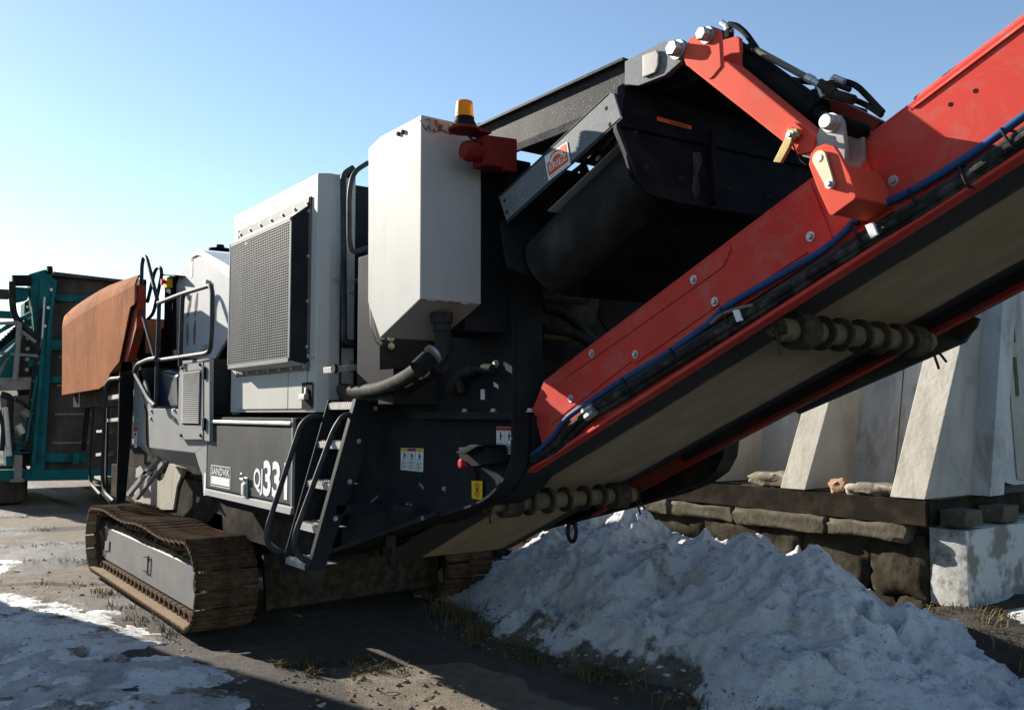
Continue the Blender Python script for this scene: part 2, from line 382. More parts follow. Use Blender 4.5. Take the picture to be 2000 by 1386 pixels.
class MB:
    """Collects solids, builds ONE mesh object."""

    def __init__(self):
        self.bm = bmesh.new()
        self.bevelled = False

    def _bevel(self, verts, bev, seg=2):
        if bev <= 0:
            return
        es = list({e for v in verts for e in v.link_edges})
        es = [e for e in es if len(e.link_faces) == 2 and e.calc_face_angle(0.0) > 0.5]
        if es:
            self.bevelled = True
            bmesh.ops.bevel(self.bm, geom=es, offset=bev, segments=seg, affect='EDGES', clamp_overlap=True, profile=0.5)

    def prism(self, pts, ext, bev=0.0, seg=2):
        bm = self.bm
        e = Vector(ext)
        a = [bm.verts.new(Vector(p)) for p in pts]
        b = [bm.verts.new(Vector(p) + e) for p in pts]
        n = len(pts)
        fs = [bm.faces.new(a), bm.faces.new(b[::-1])]
        for i in range(n):
            j = (i + 1) % n
            fs.append(bm.faces.new((a[i], b[i], b[j], a[j])))
        bmesh.ops.recalc_face_normals(bm, faces=fs)
        self._bevel(a + b, bev, seg)
        return self

    def box(self, x0, x1, y0, y1, z0, z1, bev=0.0):
        return self.prism([(x0, y0, z0), (x1, y0, z0), (x1, y0, z1), (x0, y0, z1)], (0, y1 - y0, 0), bev)

    def loft(self, A, B):
        """Solid between two matching polygons."""
        bm = self.bm
        a = [bm.verts.new(Vector(p)) for p in A]
        b = [bm.verts.new(Vector(p)) for p in B]
        fs = [bm.faces.new(a), bm.faces.new(b[::-1])]
        n = len(A)
        for i in range(n):
            j = (i + 1) % n
            fs.append(bm.faces.new((a[i], b[i], b[j], a[j])))
        bmesh.ops.recalc_face_normals(bm, faces=fs)
        return self

    def tube(self, pts, r, n=10, cap=True, radii=None):
        bm = self.bm
        pts = [Vector(p) for p in pts]
        rings = []
        up = None
        for i, p in enumerate(pts):
            if i == 0:
                t = pts[1] - p
            elif i == len(pts) - 1:
                t = p - pts[i - 1]
            else:
                t = (pts[i + 1] - p).normalized() + (p - pts[i - 1]).normalized()
            t.normalize()
            if up is None:
                up = t.orthogonal().normalized()
            else:
                up = (up - t * up.dot(t))
                up = up.normalized() if up.length > 1e-6 else t.orthogonal().normalized()
            s = t.cross(up)
            rr = radii[i] if radii else r
            rings.append([bm.verts.new(p + (up * math.cos(k * 2 * math.pi / n) + s * math.sin(k * 2 * math.pi / n)) * rr) for k in range(n)])
        fs = []
        for a, b in zip(rings, rings[1:]):
            for k in range(n):
                fs.append(bm.faces.new((a[k], a[(k + 1) % n], b[(k + 1) % n], b[k])))
        if cap:
            fs.append(bm.faces.new(rings[0][::-1]))
            fs.append(bm.faces.new(rings[-1]))
        bmesh.ops.recalc_face_normals(bm, faces=fs)
        return self

    def lathe(self, a, b, prof, n=20):
        """prof: (t along a->b in metres, radius)"""
        a = Vector(a)
        d = (Vector(b) - a).normalized()
        pts = [a + d * t for t, r in prof]
        u = d.orthogonal().normalized()
        s = d.cross(u)
        bm = self.bm
        rings = [[bm.verts.new(p + (u * math.cos(k * 2 * math.pi / n) + s * math.sin(k * 2 * math.pi / n)) * max(r, 1e-4)) for k in range(n)]
                 for p, (t, r) in zip(pts, prof)]
        fs = []
        for p, q in zip(rings, rings[1:]):
            for k in range(n):
                fs.append(bm.faces.new((p[k], p[(k + 1) % n], q[(k + 1) % n], q[k])))
        fs.append(bm.faces.new(rings[0][::-1]))
        fs.append(bm.faces.new(rings[-1]))
        bmesh.ops.recalc_face_normals(bm, faces=fs)
        return self

    def cyl(self, a, b, r, r2=None, n=16):
        L = (Vector(b) - Vector(a)).length
        return self.lathe(a, b, [(0, r), (L, r if r2 is None else r2)], n)

    def hexbolt(self, c, nrm, r, h=None, washer=1.45):
        c, d = Vector(c), Vector(nrm).normalized()
        h = h or r * 0.9
        self.cyl(c - d * r * 0.1, c + d * r * 0.28, r * washer, n=16)
        u = d.orthogonal().normalized()
        s = d.cross(u)
        self.prism([c + d * r * 0.28 + (u * math.cos(k * math.pi / 3) + s * math.sin(k * math.pi / 3)) * r for k in range(6)], d * h, bev=r * 0.12, seg=1)
        return self

    def mesh(self, name, m, ang=35):
        me = bpy.data.meshes.new(name)
        self.bm.to_mesh(me)
        self.bm.free()
        me.materials.append(m)
        me.polygons.foreach_set('use_smooth', [True] * len(me.polygons))
        me.set_sharp_from_angle(angle=rad(ang))
        return me

    def build(self, name, m, parent=None, ang=35):
        o = add(name, self.mesh(name, m, ang), parent)
        if self.bevelled:                      # keep the big faces flat, round only the bevels
            w = o.modifiers.new('weighted_normal', 'WEIGHTED_NORMAL')
            w.keep_sharp = True
            w.weight = 80
        return o


def add(name, me, parent=None):
    o = bpy.data.objects.new(name, me)
    COL.objects.link(o)
    if parent is not None:
        o.parent = parent
        if parent.type == 'EMPTY':
            o.location = -parent.location
    return o


def inst(me, name, parent, mtx):
    """A repeat of a piece (shared mesh) under a part whose frame is the world's."""
    o = bpy.data.objects.new(name, me)
    COL.objects.link(o)
    o.parent = parent
    o.matrix_local = mtx if parent is None or parent.type != 'EMPTY' else Matrix.Translation(-parent.location) @ mtx
    return o


def tag(o, label=None, cat=None, group=None, kind=None):
    if label: o['label'] = label
    if cat: o['category'] = cat
    if group: o['group'] = group
    if kind: o['kind'] = kind
    return o


def thing(name, loc, label, cat, group=None):
    o = bpy.data.objects.new(name, None)
    o.empty_display_size = 0.3
    COL.objects.link(o)
    o.location = loc
    return tag(o, label, cat, group)


def text_mesh(name, body, m, mtx, height, width=None, bold=0.0, depth=0.0015):
    cu = bpy.data.curves.new(name, 'FONT')
    cu.body = body
    cu.align_x = 'LEFT'
    cu.offset = bold
    cu.extrude = 0.0
    cu.resolution_u = 3
    ob = bpy.data.objects.new(name + '_source', cu)
    COL.objects.link(ob)
    bpy.context.view_layer.update()
    me = bpy.data.meshes.new_from_object(ob)
    bpy.data.objects.remove(ob)
    bpy.data.curves.remove(cu)
    co = np.empty(len(me.vertices) * 3)
    me.vertices.foreach_get('co', co)
    co = co.reshape(-1, 3)
    mn, mx = co.min(0), co.max(0)
    s = height / (mx[1] - mn[1])
    sx = s if width is None else width / (mx[0] - mn[0])
    co[:, 0] = (co[:, 0] - mn[0]) * sx
    co[:, 1] = (co[:, 1] - mn[1]) * s
    me.vertices.foreach_set('co', co.ravel())
    me.transform(mtx)
    me.materials.clear()
    me.materials.append(m)
    me.name = name
    return me


def wall_frame(o, xdir, zdir):
    """Matrix whose local x runs along xdir, local y along zdir, at o."""
    x, y = Vector(xdir).normalized(), Vector(zdir).normalized()
    z = x.cross(y).normalized()
    M = Matrix((x, y, z)).transposed().to_4x4()
    M.translation = Vector(o)
    return M


# numpy noise ------------------------------------------------------
def _hash(ix, iy, seed):
    h = (ix * 374761393 + iy * 668265263 + seed * 974711) & 0xFFFFFFFF
    h = ((h ^ (h >> 13)) * 1274126177) & 0xFFFFFFFF
    return ((h ^ (h >> 16)) & 0xFFFF) / 65535.0


def vnoise(x, y, seed=0):
    ix, iy = np.floor(x).astype(np.int64), np.floor(y).astype(np.int64)
    fx, fy = x - ix, y - iy
    fx, fy = fx * fx * (3 - 2 * fx), fy * fy * (3 - 2 * fy)
    a, b = _hash(ix, iy, seed), _hash(ix + 1, iy, seed)
    c, d = _hash(ix, iy + 1, seed), _hash(ix + 1, iy + 1, seed)
    return (a * (1 - fx) + b * fx) * (1 - fy) + (c * (1 - fx) + d * fx) * fy


def fbm(x, y, f=1.0, octv=5, seed=0, gain=0.5):
    s, a, t = 0.0, 1.0, 0.0
    for k in range(octv):
        s = s + a * vnoise(x * f + 17.3 * k, y * f - 9.1 * k, seed + k)
        t += a
        a *= gain
        f *= 2.03
    return s / t


def sstep(x, a, b):
    t = np.clip((x - a) / (b - a), 0, 1)
    return t * t * (3 - 2 * t)


def grid_object(name, xs, ys, Z, cover, m, keep=None):
    nx, ny = len(xs), len(ys)
    X, Y = np.meshgrid(xs, ys, indexing='ij')
    co = np.stack([X, Y, Z], -1).reshape(-1, 3)
    i, j = np.meshgrid(np.arange(nx - 1), np.arange(ny - 1), indexing='ij')
    a = i * ny + j
    q = np.stack([a, a + ny, a + ny + 1, a + 1], -1).reshape(-1, 4)
    cov = cover.reshape(-1, 4)
    if keep is not None:
        kq = keep.reshape(-1)[q].any(1)
        q = q[kq]
        used = np.unique(q)
        mp = np.full(len(co), -1)
        mp[used] = np.arange(len(used))
        co, cov, q = co[used], cov[used], mp[q]
    me = bpy.data.meshes.new(name)
    me.vertices.add(len(co))
    me.vertices.foreach_set('co', co.ravel())
    me.loops.add(q.size)
    me.loops.foreach_set('vertex_index', q.ravel())
    me.polygons.add(len(q))
    me.polygons.foreach_set('loop_start', np.arange(0, q.size, 4))
    me.polygons.foreach_set('loop_total', np.full(len(q), 4))
    me.polygons.foreach_set('use_smooth', np.ones(len(q), dtype=bool))
    at = me.color_attributes.new('cover', 'FLOAT_COLOR', 'POINT')
    at.data.foreach_set('color', cov.ravel())
    me.update(calc_edges=True)
    me.materials.append(m)
    o = bpy.data.objects.new(name, me)
    COL.objects.link(o)
    return o


def poly_sd(X, Y, poly):
    """Signed distance to a polygon, positive inside."""
    P = np.array(poly)
    d = np.full(X.shape, 1e9)
    ins = np.zeros(X.shape, bool)
    for k in range(len(P)):
        (x0, y0), (x1, y1) = P[k], P[(k + 1) % len(P)]
        ex, ey = x1 - x0, y1 - y0
        t = np.clip(((X - x0) * ex + (Y - y0) * ey) / (ex * ex + ey * ey), 0, 1)
        d = np.minimum(d, np.hypot(X - x0 - t * ex, Y - y0 - t * ey))
        c = ((y0 > Y) != (y1 > Y)) & (X < (x1 - x0) * (Y - y0) / (y1 - y0 + 1e-12) + x0)
        ins ^= c
    return np.where(ins, d, -d)


# ------------------------------------------------------------------ ground
def spread(lo, hi, step, far):
    mid = np.arange(lo, hi + step / 2, step)
    out = step * 1.35 ** np.arange(1, 60)
    acc = np.cumsum(out)
    acc = acc[acc < far]
    return np.concatenate([lo - acc[::-1], mid, hi + acc])


def ground_height(X, Y):
    near = np.exp(-((X + 6) ** 2) / 250 - ((Y - 3) ** 2) / 250)
    z = (fbm(X, Y, 0.9, 4, 3) - 0.5) * 0.07 * near + (fbm(X, Y, 5, 4, 5) - 0.5) * 0.03 * near
    z = z - 0.02
    bank = sstep(Y, 5.2, 6.0) * sstep(X, -4.2, -3.3) * (1 - sstep(Y, 8, 11)) * (1 - sstep(X, 0, 3))
    z = z + bank * (0.36 + 0.12 * (fbm(X, Y, 3, 4, 8) - 0.5))
    z = z - 0.035 * sstep(poly_sd(X, Y, [(-11.2, 1.75), (-6.6, 1.95), (-6.6, 2.7), (-11.2, 2.7)]), -0.3, 0.1)
    return z


gx, gy = spread(-13.5, 0.5, 0.05, 900), spread(-1.0, 7.5, 0.05, 900)
GX, GY = np.meshgrid(gx, gy, indexing='ij')
GZ = ground_height(GX, GY)
slab = sstep(-GX, 8.6, 9.6) * (1 - sstep(GY, 4.5, 6)) * (0.45 + 0.5 * fbm(GX, GY, 0.7, 4, 35))
for jx, jw in ((-9.9, 0.10), (-11.4, 0.09), (-12.9, 0.11), (-14.6, 0.12), (-16.6, 0.14), (-19, 0.16), (-22, 0.2), (-26, 0.3)):
    line = np.abs(GX - jx - 0.25 * (GY - 2) + 0.12 * (fbm(GX, GY, 1.6, 3, 31) - 0.5) * 4) - jw * 0.6
    slab = slab * sstep(line, 0.0, 0.08)
strip = sstep(poly_sd(GX, GY, [(-5.7, 2.55), (-4.7, 2.35), (-3.0, 2.1), (-2.6, 3.2), (-4.0, 3.5), (-4.7, 3.35), (-5.3, 3.3), (-5.55, 3.0)]), -0.12, 0.15) * 0.72
patch = sstep(poly_sd(GX, GY, [(-5.45, 3.05), (-5.2, 3.42), (-4.7, 3.5), (-4.35, 3.3), (-4.4, 3.0), (-4.8, 2.9)]), -0.03, 0.05) * 0.9
wet = sstep(poly_sd(GX, GY, [(-13.4, 1.2), (-13.0, 2.1), (-11.4, 2.25), (-10.9, 1.95), (-11.3, 1.55), (-12.2, 1.3)]), -0.2, 0.25) * 0.85
wet = np.maximum(wet, sstep(poly_sd(GX, GY, [(-9.6, 1.55), (-9.2, 1.85), (-8.2, 1.95), (-7.9, 1.75), (-8.6, 1.5)]), -0.15, 0.2) * 0.8)
wet = np.maximum(wet, sstep(poly_sd(GX, GY, [(-5.4, 2.05), (-5.0, 2.5), (-4.2, 2.4), (-4.2, 2.0)]), -0.2, 0.3) * 0.55)
wet = np.maximum(wet, sstep(fbm(GX, GY, 0.8, 5, 37, 0.6), 0.46, 0.58) * 0.85 * (1 - strip) * (1 - patch) * sstep(-GX, 7.5, 9.5))
cover = np.stack([np.maximum(np.maximum(slab, strip), patch), wet, np.zeros_like(GX), np.ones_like(GX)], -1)
ground = tag(grid_object('ground', gx, gy, GZ, cover, ground_mat), 'dark soil and broken concrete yard under the machines', kind='structure')

# ------------------------------------------------------------------ snow pile between the conveyor and the wall
sx, sy = np.arange(-8.3, -1.2, 0.016), np.arange(3.6, 6.3, 0.016)
SX, SY = np.meshgrid(sx, sy, indexing='ij')
crest_x = [-8.3, -7.5, -7.25, -6.69, -6.1, -5.7, -5.48, -5.32, -5.12, -4.85, -4.72, -4.62, -4.5, -4.38, -4.27, -4.13, -3.8, -3.57, -3.42, -3.25, -3.15, -3.05, -2.93, -2.78, -2.6, -2.4, -0.6]
crest_z = [-0.2, -0.02, 0.20, 0.46, 0.72, 0.83, 0.78, 0.665, 0.665, 0.68, 0.62, 0.69, 0.785, 0.80, 0.745, 0.665, 0.64, 0.54, 0.48, 0.46, 0.37, 0.28, 0.215, 0.19, 0.175, 0.16, 0.10]
base_x = [-8.3, -6.53, -5.93, -5.57, -4.96, -4.5, -4.07, -3.8, -3.4, -3.0, -0.6]
base_y = [4.7, 4.25, 4.1, 4.03, 4.02, 4.08, 4.1, 4.08, 3.95, 3.85, 3.4]
wob = SX + 0.10 * (fbm(SX, SY, 1.5, 3, 40) - 0.5)
HC = np.interp(wob, crest_x, crest_z)
YB = np.interp(SX, base_x, base_y) + 0.28 * (fbm(SX, SY, 1.8, 4, 41) - 0.5)
YC = 5.3 + 0.1 * np.sin(SX * 2.1)
t = (SY - YB) / (YC - YB)
prof = np.where(t < 1, np.clip(t, -0.5, 1) * (1.28 - 0.28 * np.clip(t, 0, 1)), 1 - 0.5 * np.clip((SY - YC) / 0.75, 0, 1.4))
SZ = HC * prof
body = np.clip(SZ * 4, 0, 1)
lump = fbm(SX, SY, 2.6, 3, 44, 0.5) - 0.5
crust = 0.70 + 0.45 * sstep(-SX + 1.6 * (fbm(SX, SY, 1.3, 4, 57) - 0.5), 4.3, 5.3)
pock = np.abs(fbm(SX, SY, 5.5, 3, 47) - 0.5)
SZ = SZ + body * (0.30 * lump + 0.20 * (0.16 - pock) + 0.10 * (fbm(SX, SY, 4.7, 5, 58, 0.6) - 0.5) - 0.10 * sstep(fbm(SX, SY, 3.1, 3, 59), 0.60, 0.75)) + crust * (0.045 * (fbm(SX, SY, 16, 3, 49) - 0.5) * np.clip(body + 0.2, 0, 1) + 0.020 * (fbm(SX, SY, 38, 2, 51) - 0.5))
SZ = SZ + np.clip(body + 0.1, 0, 1) * crust * (0.075 * (0.25 - np.abs(fbm(SX, SY, 8.5, 4, 53, 0.6) - 0.5)) - 0.05 * sstep(fbm(SX, SY, 6.0, 3, 55), 0.62, 0.74))
SZ = SZ + np.where(t < 0.25, 0.02, 0)
SG = ground_height(SX, SY)
keep = (SZ > SG + 0.004) & (t > -0.25)
dirt = sstep(fbm(SX, SY, 2.2, 5, 60, 0.6), 0.50, 0.68) * 0.48 + sstep(0.20 - t + 0.3 * (fbm(SX, SY, 5, 4, 61) - 0.5), 0.0, 0.3) * 0.5
ice = sstep(fbm(SX, SY, 1.4, 5, 63, 0.6), 0.48, 0.66) * 0.45
cov = np.stack([ice, np.clip(dirt, 0, 1), np.zeros_like(SX), np.ones_like(SX)], -1)
tag(grid_object('snow_pile', sx, sy, SZ, cov, snow_mat, keep), 'tall heap of old dirty snow between conveyor and wall', kind='structure')



def scatter(name, X, Y, Z, ok, n, smin, smax, flat, m, label, seed, cover_rgb=(0.0, 0.1)):
    """Many small broken lumps resting on a surface, joined because nobody could count them."""
    r = np.random.default_rng(seed)
    bm = bmesh.new()
    bmesh.ops.create_icosphere(bm, subdivisions=1, radius=1.0)
    bv = np.array([v.co[:] for v in bm.verts])
    bf = np.array([[v.index for v in f.verts] for f in bm.faces])
    bm.free()
    idx = np.flatnonzero(ok.reshape(-1))
    pick = r.choice(idx, n)
    px, py, pz = X.reshape(-1)[pick], Y.reshape(-1)[pick], Z.reshape(-1)[pick]
    s = smin + (smax - smin) * r.random(n) ** 3
    sc = np.stack([r.uniform(0.7, 1.5, n), r.uniform(0.7, 1.5, n), r.uniform(*flat, n)], -1) * s[:, None]
    ang = r.uniform(0, 6.283, n)
    jit = 1 + 0.75 * (r.random((n, len(bv), 1)) - 0.5)
    v = bv[None] * jit * sc[:, None, :]
    ca, sa = np.cos(ang)[:, None], np.sin(ang)[:, None]
    vx = v[..., 0] * ca - v[..., 1] * sa + px[:, None]
    vy = v[..., 0] * sa + v[..., 1] * ca + py[:, None]
    vz = v[..., 2] + (pz + s * 0.05)[:, None]
    co = np.stack([vx, vy, vz], -1).reshape(-1, 3)
    f = (bf[None] + (np.arange(n) * len(bv))[:, None, None]).reshape(-1, 3)
    me = bpy.data.meshes.new(name)
    me.vertices.add(len(co)); me.vertices.foreach_set('co', co.ravel())
    me.loops.add(f.size); me.loops.foreach_set('vertex_index', f.ravel())
    me.polygons.add(len(f))
    me.polygons.foreach_set('loop_start', np.arange(0, f.size, 3))
    me.polygons.foreach_set('loop_total', np.full(len(f), 3))
    at = me.color_attributes.new('cover', 'FLOAT_COLOR', 'POINT')
    cc = np.zeros((len(co), 4)); cc[:, 0], cc[:, 1], cc[:, 3] = cover_rgb[0], cover_rgb[1], 1
    at.data.foreach_set('color', cc.ravel())
    me.update(calc_edges=True)
    me.materials.append(m)
    o = bpy.data.objects.new(name, me)
    COL.objects.link(o)
    return tag(o, label, kind='stuff')


scatter('snow_clods', SX, SY, SZ, keep & (crust > 0.6), 2200, 0.004, 0.024, (0.4, 0.8), snow_mat, 'broken clods of crusted snow on the heap', 101, (0.1, 0.1))
scatter('snow_foot_clods', SX, SY, np.maximum(SZ, SG), (t < 0.12) & (t > -0.22), 500, 0.004, 0.022, (0.3, 0.8), snow_mat, 'dirty crumbs of snow along the foot of the heap', 102, (0.5, 0.55))
grit_mat = mat('black_grit', (0.035, 0.029, 0.022), 0.9)
scatter('snow_grit', SX, SY, SZ - 0.001, keep, 3600, 0.0012, 0.006, (0.4, 0.9), grit_mat, 'dark grit sprinkled over the snow heap', 103)

# thin snow and ice at the left
lx, ly = np.arange(-12.4, -3.6, 0.020), np.arange(-0.6, 2.5, 0.020)
LX, LY = np.meshgrid(lx, ly, indexing='ij')
sd = poly_sd(LX, LY, [(-10.6, 0.2), (-9.66, 1.14), (-8.99, 1.46), (-8.25, 1.60), (-8.4, 1.84), (-7.6, 1.84), (-6.94, 1.93), (-6.22, 1.97), (-5.74, 2.02), (-5.66, 1.80),
                      (-5.0, 2.03), (-4.69, 2.15), (-4.2, 2.1), (-3.6, 1.2), (-3.6, -1.5), (-10.6, -1.5)])
sd = np.maximum(sd, poly_sd(LX, LY, [(-12.2, 1.2), (-11.6, 1.5), (-11.0, 1.38), (-11.2, 1.1), (-12.0, 0.8)]))
sd = sd + 0.34 * (fbm(LX, LY, 2.2, 6, 70, 0.65) - 0.5)
hole = sstep(fbm(LX, LY, 1.5, 4, 73), 0.60, 0.72)
LG = ground_height(LX, LY)
LZ = LG + np.clip(sd, -0.2, 0.5) * 0.11 - hole * 0.06 + 0.06 * (fbm(LX, LY, 4.0, 6, 75, 0.65) - 0.5) + 0.034 * (0.25 - np.abs(fbm(LX, LY, 11, 4, 77, 0.6) - 0.5))
LZ = np.minimum(LZ, LG + 0.09 + 0.03 * (fbm(LX, LY, 6, 3, 79) - 0.5))
keep = LZ > LG + 0.003
ice = sstep(fbm(LX, LY, 2.4, 6, 81, 0.65), 0.40, 0.56) * 0.9 * (0.35 + 0.65 * sstep(LX, -8.4, -7.0))
dirt = sstep(0.07 - sd, 0, 0.16) * 0.45 + sstep(fbm(LX, LY, 3.1, 6, 83, 0.68), 0.50, 0.64) * 0.55
cov = np.stack([ice, np.clip(dirt, 0, 1), np.zeros_like(LX), np.ones_like(LX)], -1)
tag(grid_object('snow_patch', lx, ly, LZ, cov, snow_mat, keep), 'thin melting snow and grey ice beside the near track', kind='structure')
scatter('slush_crumbs', LX, LY, np.maximum(LZ, LG), (sd > -0.12) & (LX > -9.5), 900, 0.003, 0.014, (0.25, 0.7), snow_mat, 'loose slush crumbs over the thin snow', 104, (0.6, 0.25))
scatter('patch_grit', LX, LY, np.maximum(LZ, LG), (sd > -0.2) & (LX > -9.5), 900, 0.0015, 0.007, (0.4, 0.9), grit_mat, 'dark grit on the thin snow', 105)

# snow lying below the white block on the right
qx, qy = np.arange(-3.4, -1.2, 0.03), np.arange(5.5, 8.2, 0.03)
QX, QY = np.meshgrid(qx, qy, indexing='ij')
sd = poly_sd(QX, QY, [(-3.0, 6.15), (-2.95, 6.9), (-3.1, 7.9), (-1.4, 7.9), (-1.4, 5.9), (-2.5, 5.75)]) + 0.25 * (fbm(QX, QY, 2.5, 4, 90) - 0.5)
QG = ground_height(QX, QY)
QZ = QG + np.clip(sd, -0.2, 0.3) * 0.25 + 0.02 * (fbm(QX, QY, 14, 3, 92) - 0.5)
cov = np.stack([sstep(fbm(QX, QY, 3, 4, 94), 0.4, 0.6) * 0.7, sstep(fbm(QX, QY, 4, 4, 95), 0.55, 0.7) * 0.5, np.zeros_like(QX), np.ones_like(QX)], -1)
tag(grid_object('snow_drift', qx, qy, QZ, cov, snow_mat, QZ > QG + 0.003), 'low snow drift on the bank below the white block', kind='structure')

# ------------------------------------------------------------------ stone base with its steel edge beam
WY = 6.0


def rough_block(mb, x0, x1, y0, y1, z0, z1, amp, rnd):
    """A hewn or broken block: a box cut into a grid and shaken by noise, its edges worn."""
    from mathutils import noise
    bm = mb.bm
    bmesh.ops.create_cube(bm, size=1.0)
    bmesh.ops.subdivide_edges(bm, edges=list(bm.edges), cuts=5, use_grid_fill=True)
    off = Vector((rnd.uniform(0, 90), rnd.uniform(0, 90), rnd.uniform(0, 90)))
    mid = Vector(((x0 + x1) / 2, (y0 + y1) / 2, (z0 + z1) / 2))
    for v in bm.verts:
        c = v.co.copy()
        p = Vector((x0 + (c.x + 0.5) * (x1 - x0), y0 + (c.y + 0.5) * (y1 - y0), z0 + (c.z + 0.5) * (z1 - z0)))
        edge = sum(1 for k in c if abs(abs(k) - 0.5) < 1e-3)
        if edge >= 2:
            p += (mid - p).normalized() * amp * (0.9 if edge == 2 else 1.8) * rnd.uniform(0.3, 1.3)
        n = noise.noise_vector(p * 7 + off) * 0.75 + noise.noise_vector(p * 19 + off) * 0.5
        v.co = p + n * amp
    return mb


wall = thing('retaining_wall', (-6.5, 6.2, 0), 'dark stone retaining wall with a steel edge beam behind the snow', 'wall')
core = MB().box(-13.0, -3.47, 6.16, 9.5, -0.3, 0.84).build('wall_core', stone_dark, wall)
rnd = random.Random(11)
z = 0.0
for zh in (0.36, 0.38):
    x = -8.6
    while x < -3.5:
        w = rnd.uniform(0.35, 0.75)
        x1 = min(x + w, -3.47)
        if -3.47 - x1 < 0.2:
            x1 = -3.47
        s = rough_block(MB(), x - 0.004, x1 + 0.004, 6.03 + rnd.uniform(-0.03, 0.03), 6.24, z - 0.004, z + zh + 0.004, 0.030, rnd)
        s.build('stone', stone_dark, wall, 50)
        x = x1
    z += zh
x = -8.6
while x < -3.62:
    w = rnd.uniform(0.55, 1.0)
    x1 = min(x + w, -3.58)
    rough_block(MB(), x - 0.002, x1 + 0.002, 5.965 + rnd.uniform(-0.02, 0.02), 6.25, 0.755 + rnd.uniform(-0.03, 0.015), 0.868, 0.022, rnd).build('ledge_slab', ledge_conc, wall, 50)
    x = x1 + 0.004
b = MB()
b.box(-13, -3.44, 6.0, 6.03, 0.875, 1.045).box(-13, -3.44, 6.03, 6.12, 1.025, 1.043).box(-13, -3.44, 6.03, 6.10, 0.878, 0.893)
b.build('edge_beam', beam_steel, wall)
b = MB()
b.box(-3.463, -3.43, 6.035, 9.4, 0.88, 1.04, 0.004)
b.build('end_beam', beam_steel, wall)
MB().box(-13, -3.47, 6.125, 9.4, 0.845, 1.05).build('platform_slab', ledge_conc, wall)
for x0, x1, y0 in ((-3.60, -3.50, 6.06),):
    rough_block(MB(), x0, x1, y0, y0 + 0.12, 0.02, 0.80, 0.014, rnd).build('stone_post', stone_dark, wall, 50)

# white flaking block at the corner
blk = thing('plastered_block', (-3.3, 6.9, 0.3), 'white flaking plastered block at the corner of the stone wall', 'block')
rough_block(MB(), -3.46, -3.2, 6.07, 9.2, 0.34, 0.86, 0.008, rnd).build('block_body', plaster, blk, 40)
for i, (y0, lab) in enumerate(((6.10, 'small concrete wedge on the left end of the white plastered block'), (6.62, 'small concrete wedge at the right edge above the white block'))):
    o = rough_block(MB(), -3.40, -3.21, y0, y0 + 0.24, 0.872, 0.99, 0.012, rnd).build('concrete_wedge', ledge_conc, None, 40)
    tag(o, lab, 'concrete chunk', 'concrete wedges on the white block')

# ------------------------------------------------------------------ precast wall elements with sloping buttresses
def element(x0, x1, bx0, bx1, label, yaw=0.0):
    t = thing('precast_wall_element', ((bx0 + bx1) / 2, 6.4, 1.05), label, 'wall panel', 'precast wall elements on the ledge')
    m = MB()
    m.prism([(x0 + 0.002, 6.62, 1.056), (x1 - 0.002, 6.62, 1.056), (x1 - 0.002, 7.0, 2.95), (x0 + 0.002, 7.0, 2.95)], (0, 0.2, 0), 0.004)
    m.build('panel', concrete_stained, t)
    m = MB()
    m.prism([(bx0, 6.005, 1.054), (bx0, 6.66, 1.054), (bx0, 6.95, 2.55), (bx0, 6.74, 2.55)], (bx1 - bx0, 0, 0), 0.012)
    m.build('buttress', concrete_pale, t)
    # cast-in lifting loops and knocked-out holes
    for k in range(2):
        px, pz = x0 + 0.25 + 0.12 * k + rnd.uniform(-.02, .02), 1.75 - 0.05 * k
        if bx0 - 0.1 < px < bx1 + 0.1:
            px = x0 + 0.12 + 0.08 * k
        m = rough_block(MB(), px, px + 0.05, 6.60 + (pz - 1.05) * 0.2, 6.65 + (pz - 1.05) * 0.2, pz, pz + 0.13, 0.012, rnd)
        m.build('mortar_lump', concrete_pale, t, 60)
    return t


element(-4.05, -3.30, -3.71, -3.44, 'concrete wall panel with the wide sunlit buttress at the corner of the ledge')
element(-5.00, -4.06, -4.66, -4.42, 'concrete wall panel whose sunlit buttress stands behind the brick chunk')
element(-5.96, -5.01, -5.62, -5.38, 'stained concrete wall panel half hidden behind the conveyor frame')
e = thing('end_panel', (-3.7, 7.8, 1.1), 'grey concrete end panel with a streaked joint at the right edge', 'wall panel')
m = MB()
m.prism([(-3.75, 7.174, 1.187), (-3.75, 8.101, 1.013), (-3.75, 9.4, 1.10), (-3.75, 9.4, 3.2), (-3.75, 6.86, 3.2)], (-0.25, 0, 0), 0.008)
m.build('panel', concrete_stained, e)
m = MB()
m.prism([(-3.748, 7.81, 2.717), (-3.748, 8.126, 2.743), (-3.748, 8.201, 1.065), (-3.748, 7.959, 1.097)], (0.012, 0, 0), 0.003)
m.build('joint_strip', concrete_pale, e)
m = MB().prism([(-3.736, 7.891, 2.613), (-3.736, 7.964, 2.627), (-3.736, 7.999, 2.256), (-3.736, 7.936, 2.244)], (0.006, 0, 0))
m.build('slot', ledge_conc, e)
m = MB().prism([(-3.736, 7.945, 2.122), (-3.736, 7.999, 2.129), (-3.736, 8.029, 1.802), (-3.736, 7.974, 1.792)], (0.006, 0, 0))
m.build('slot', ledge_conc, e)


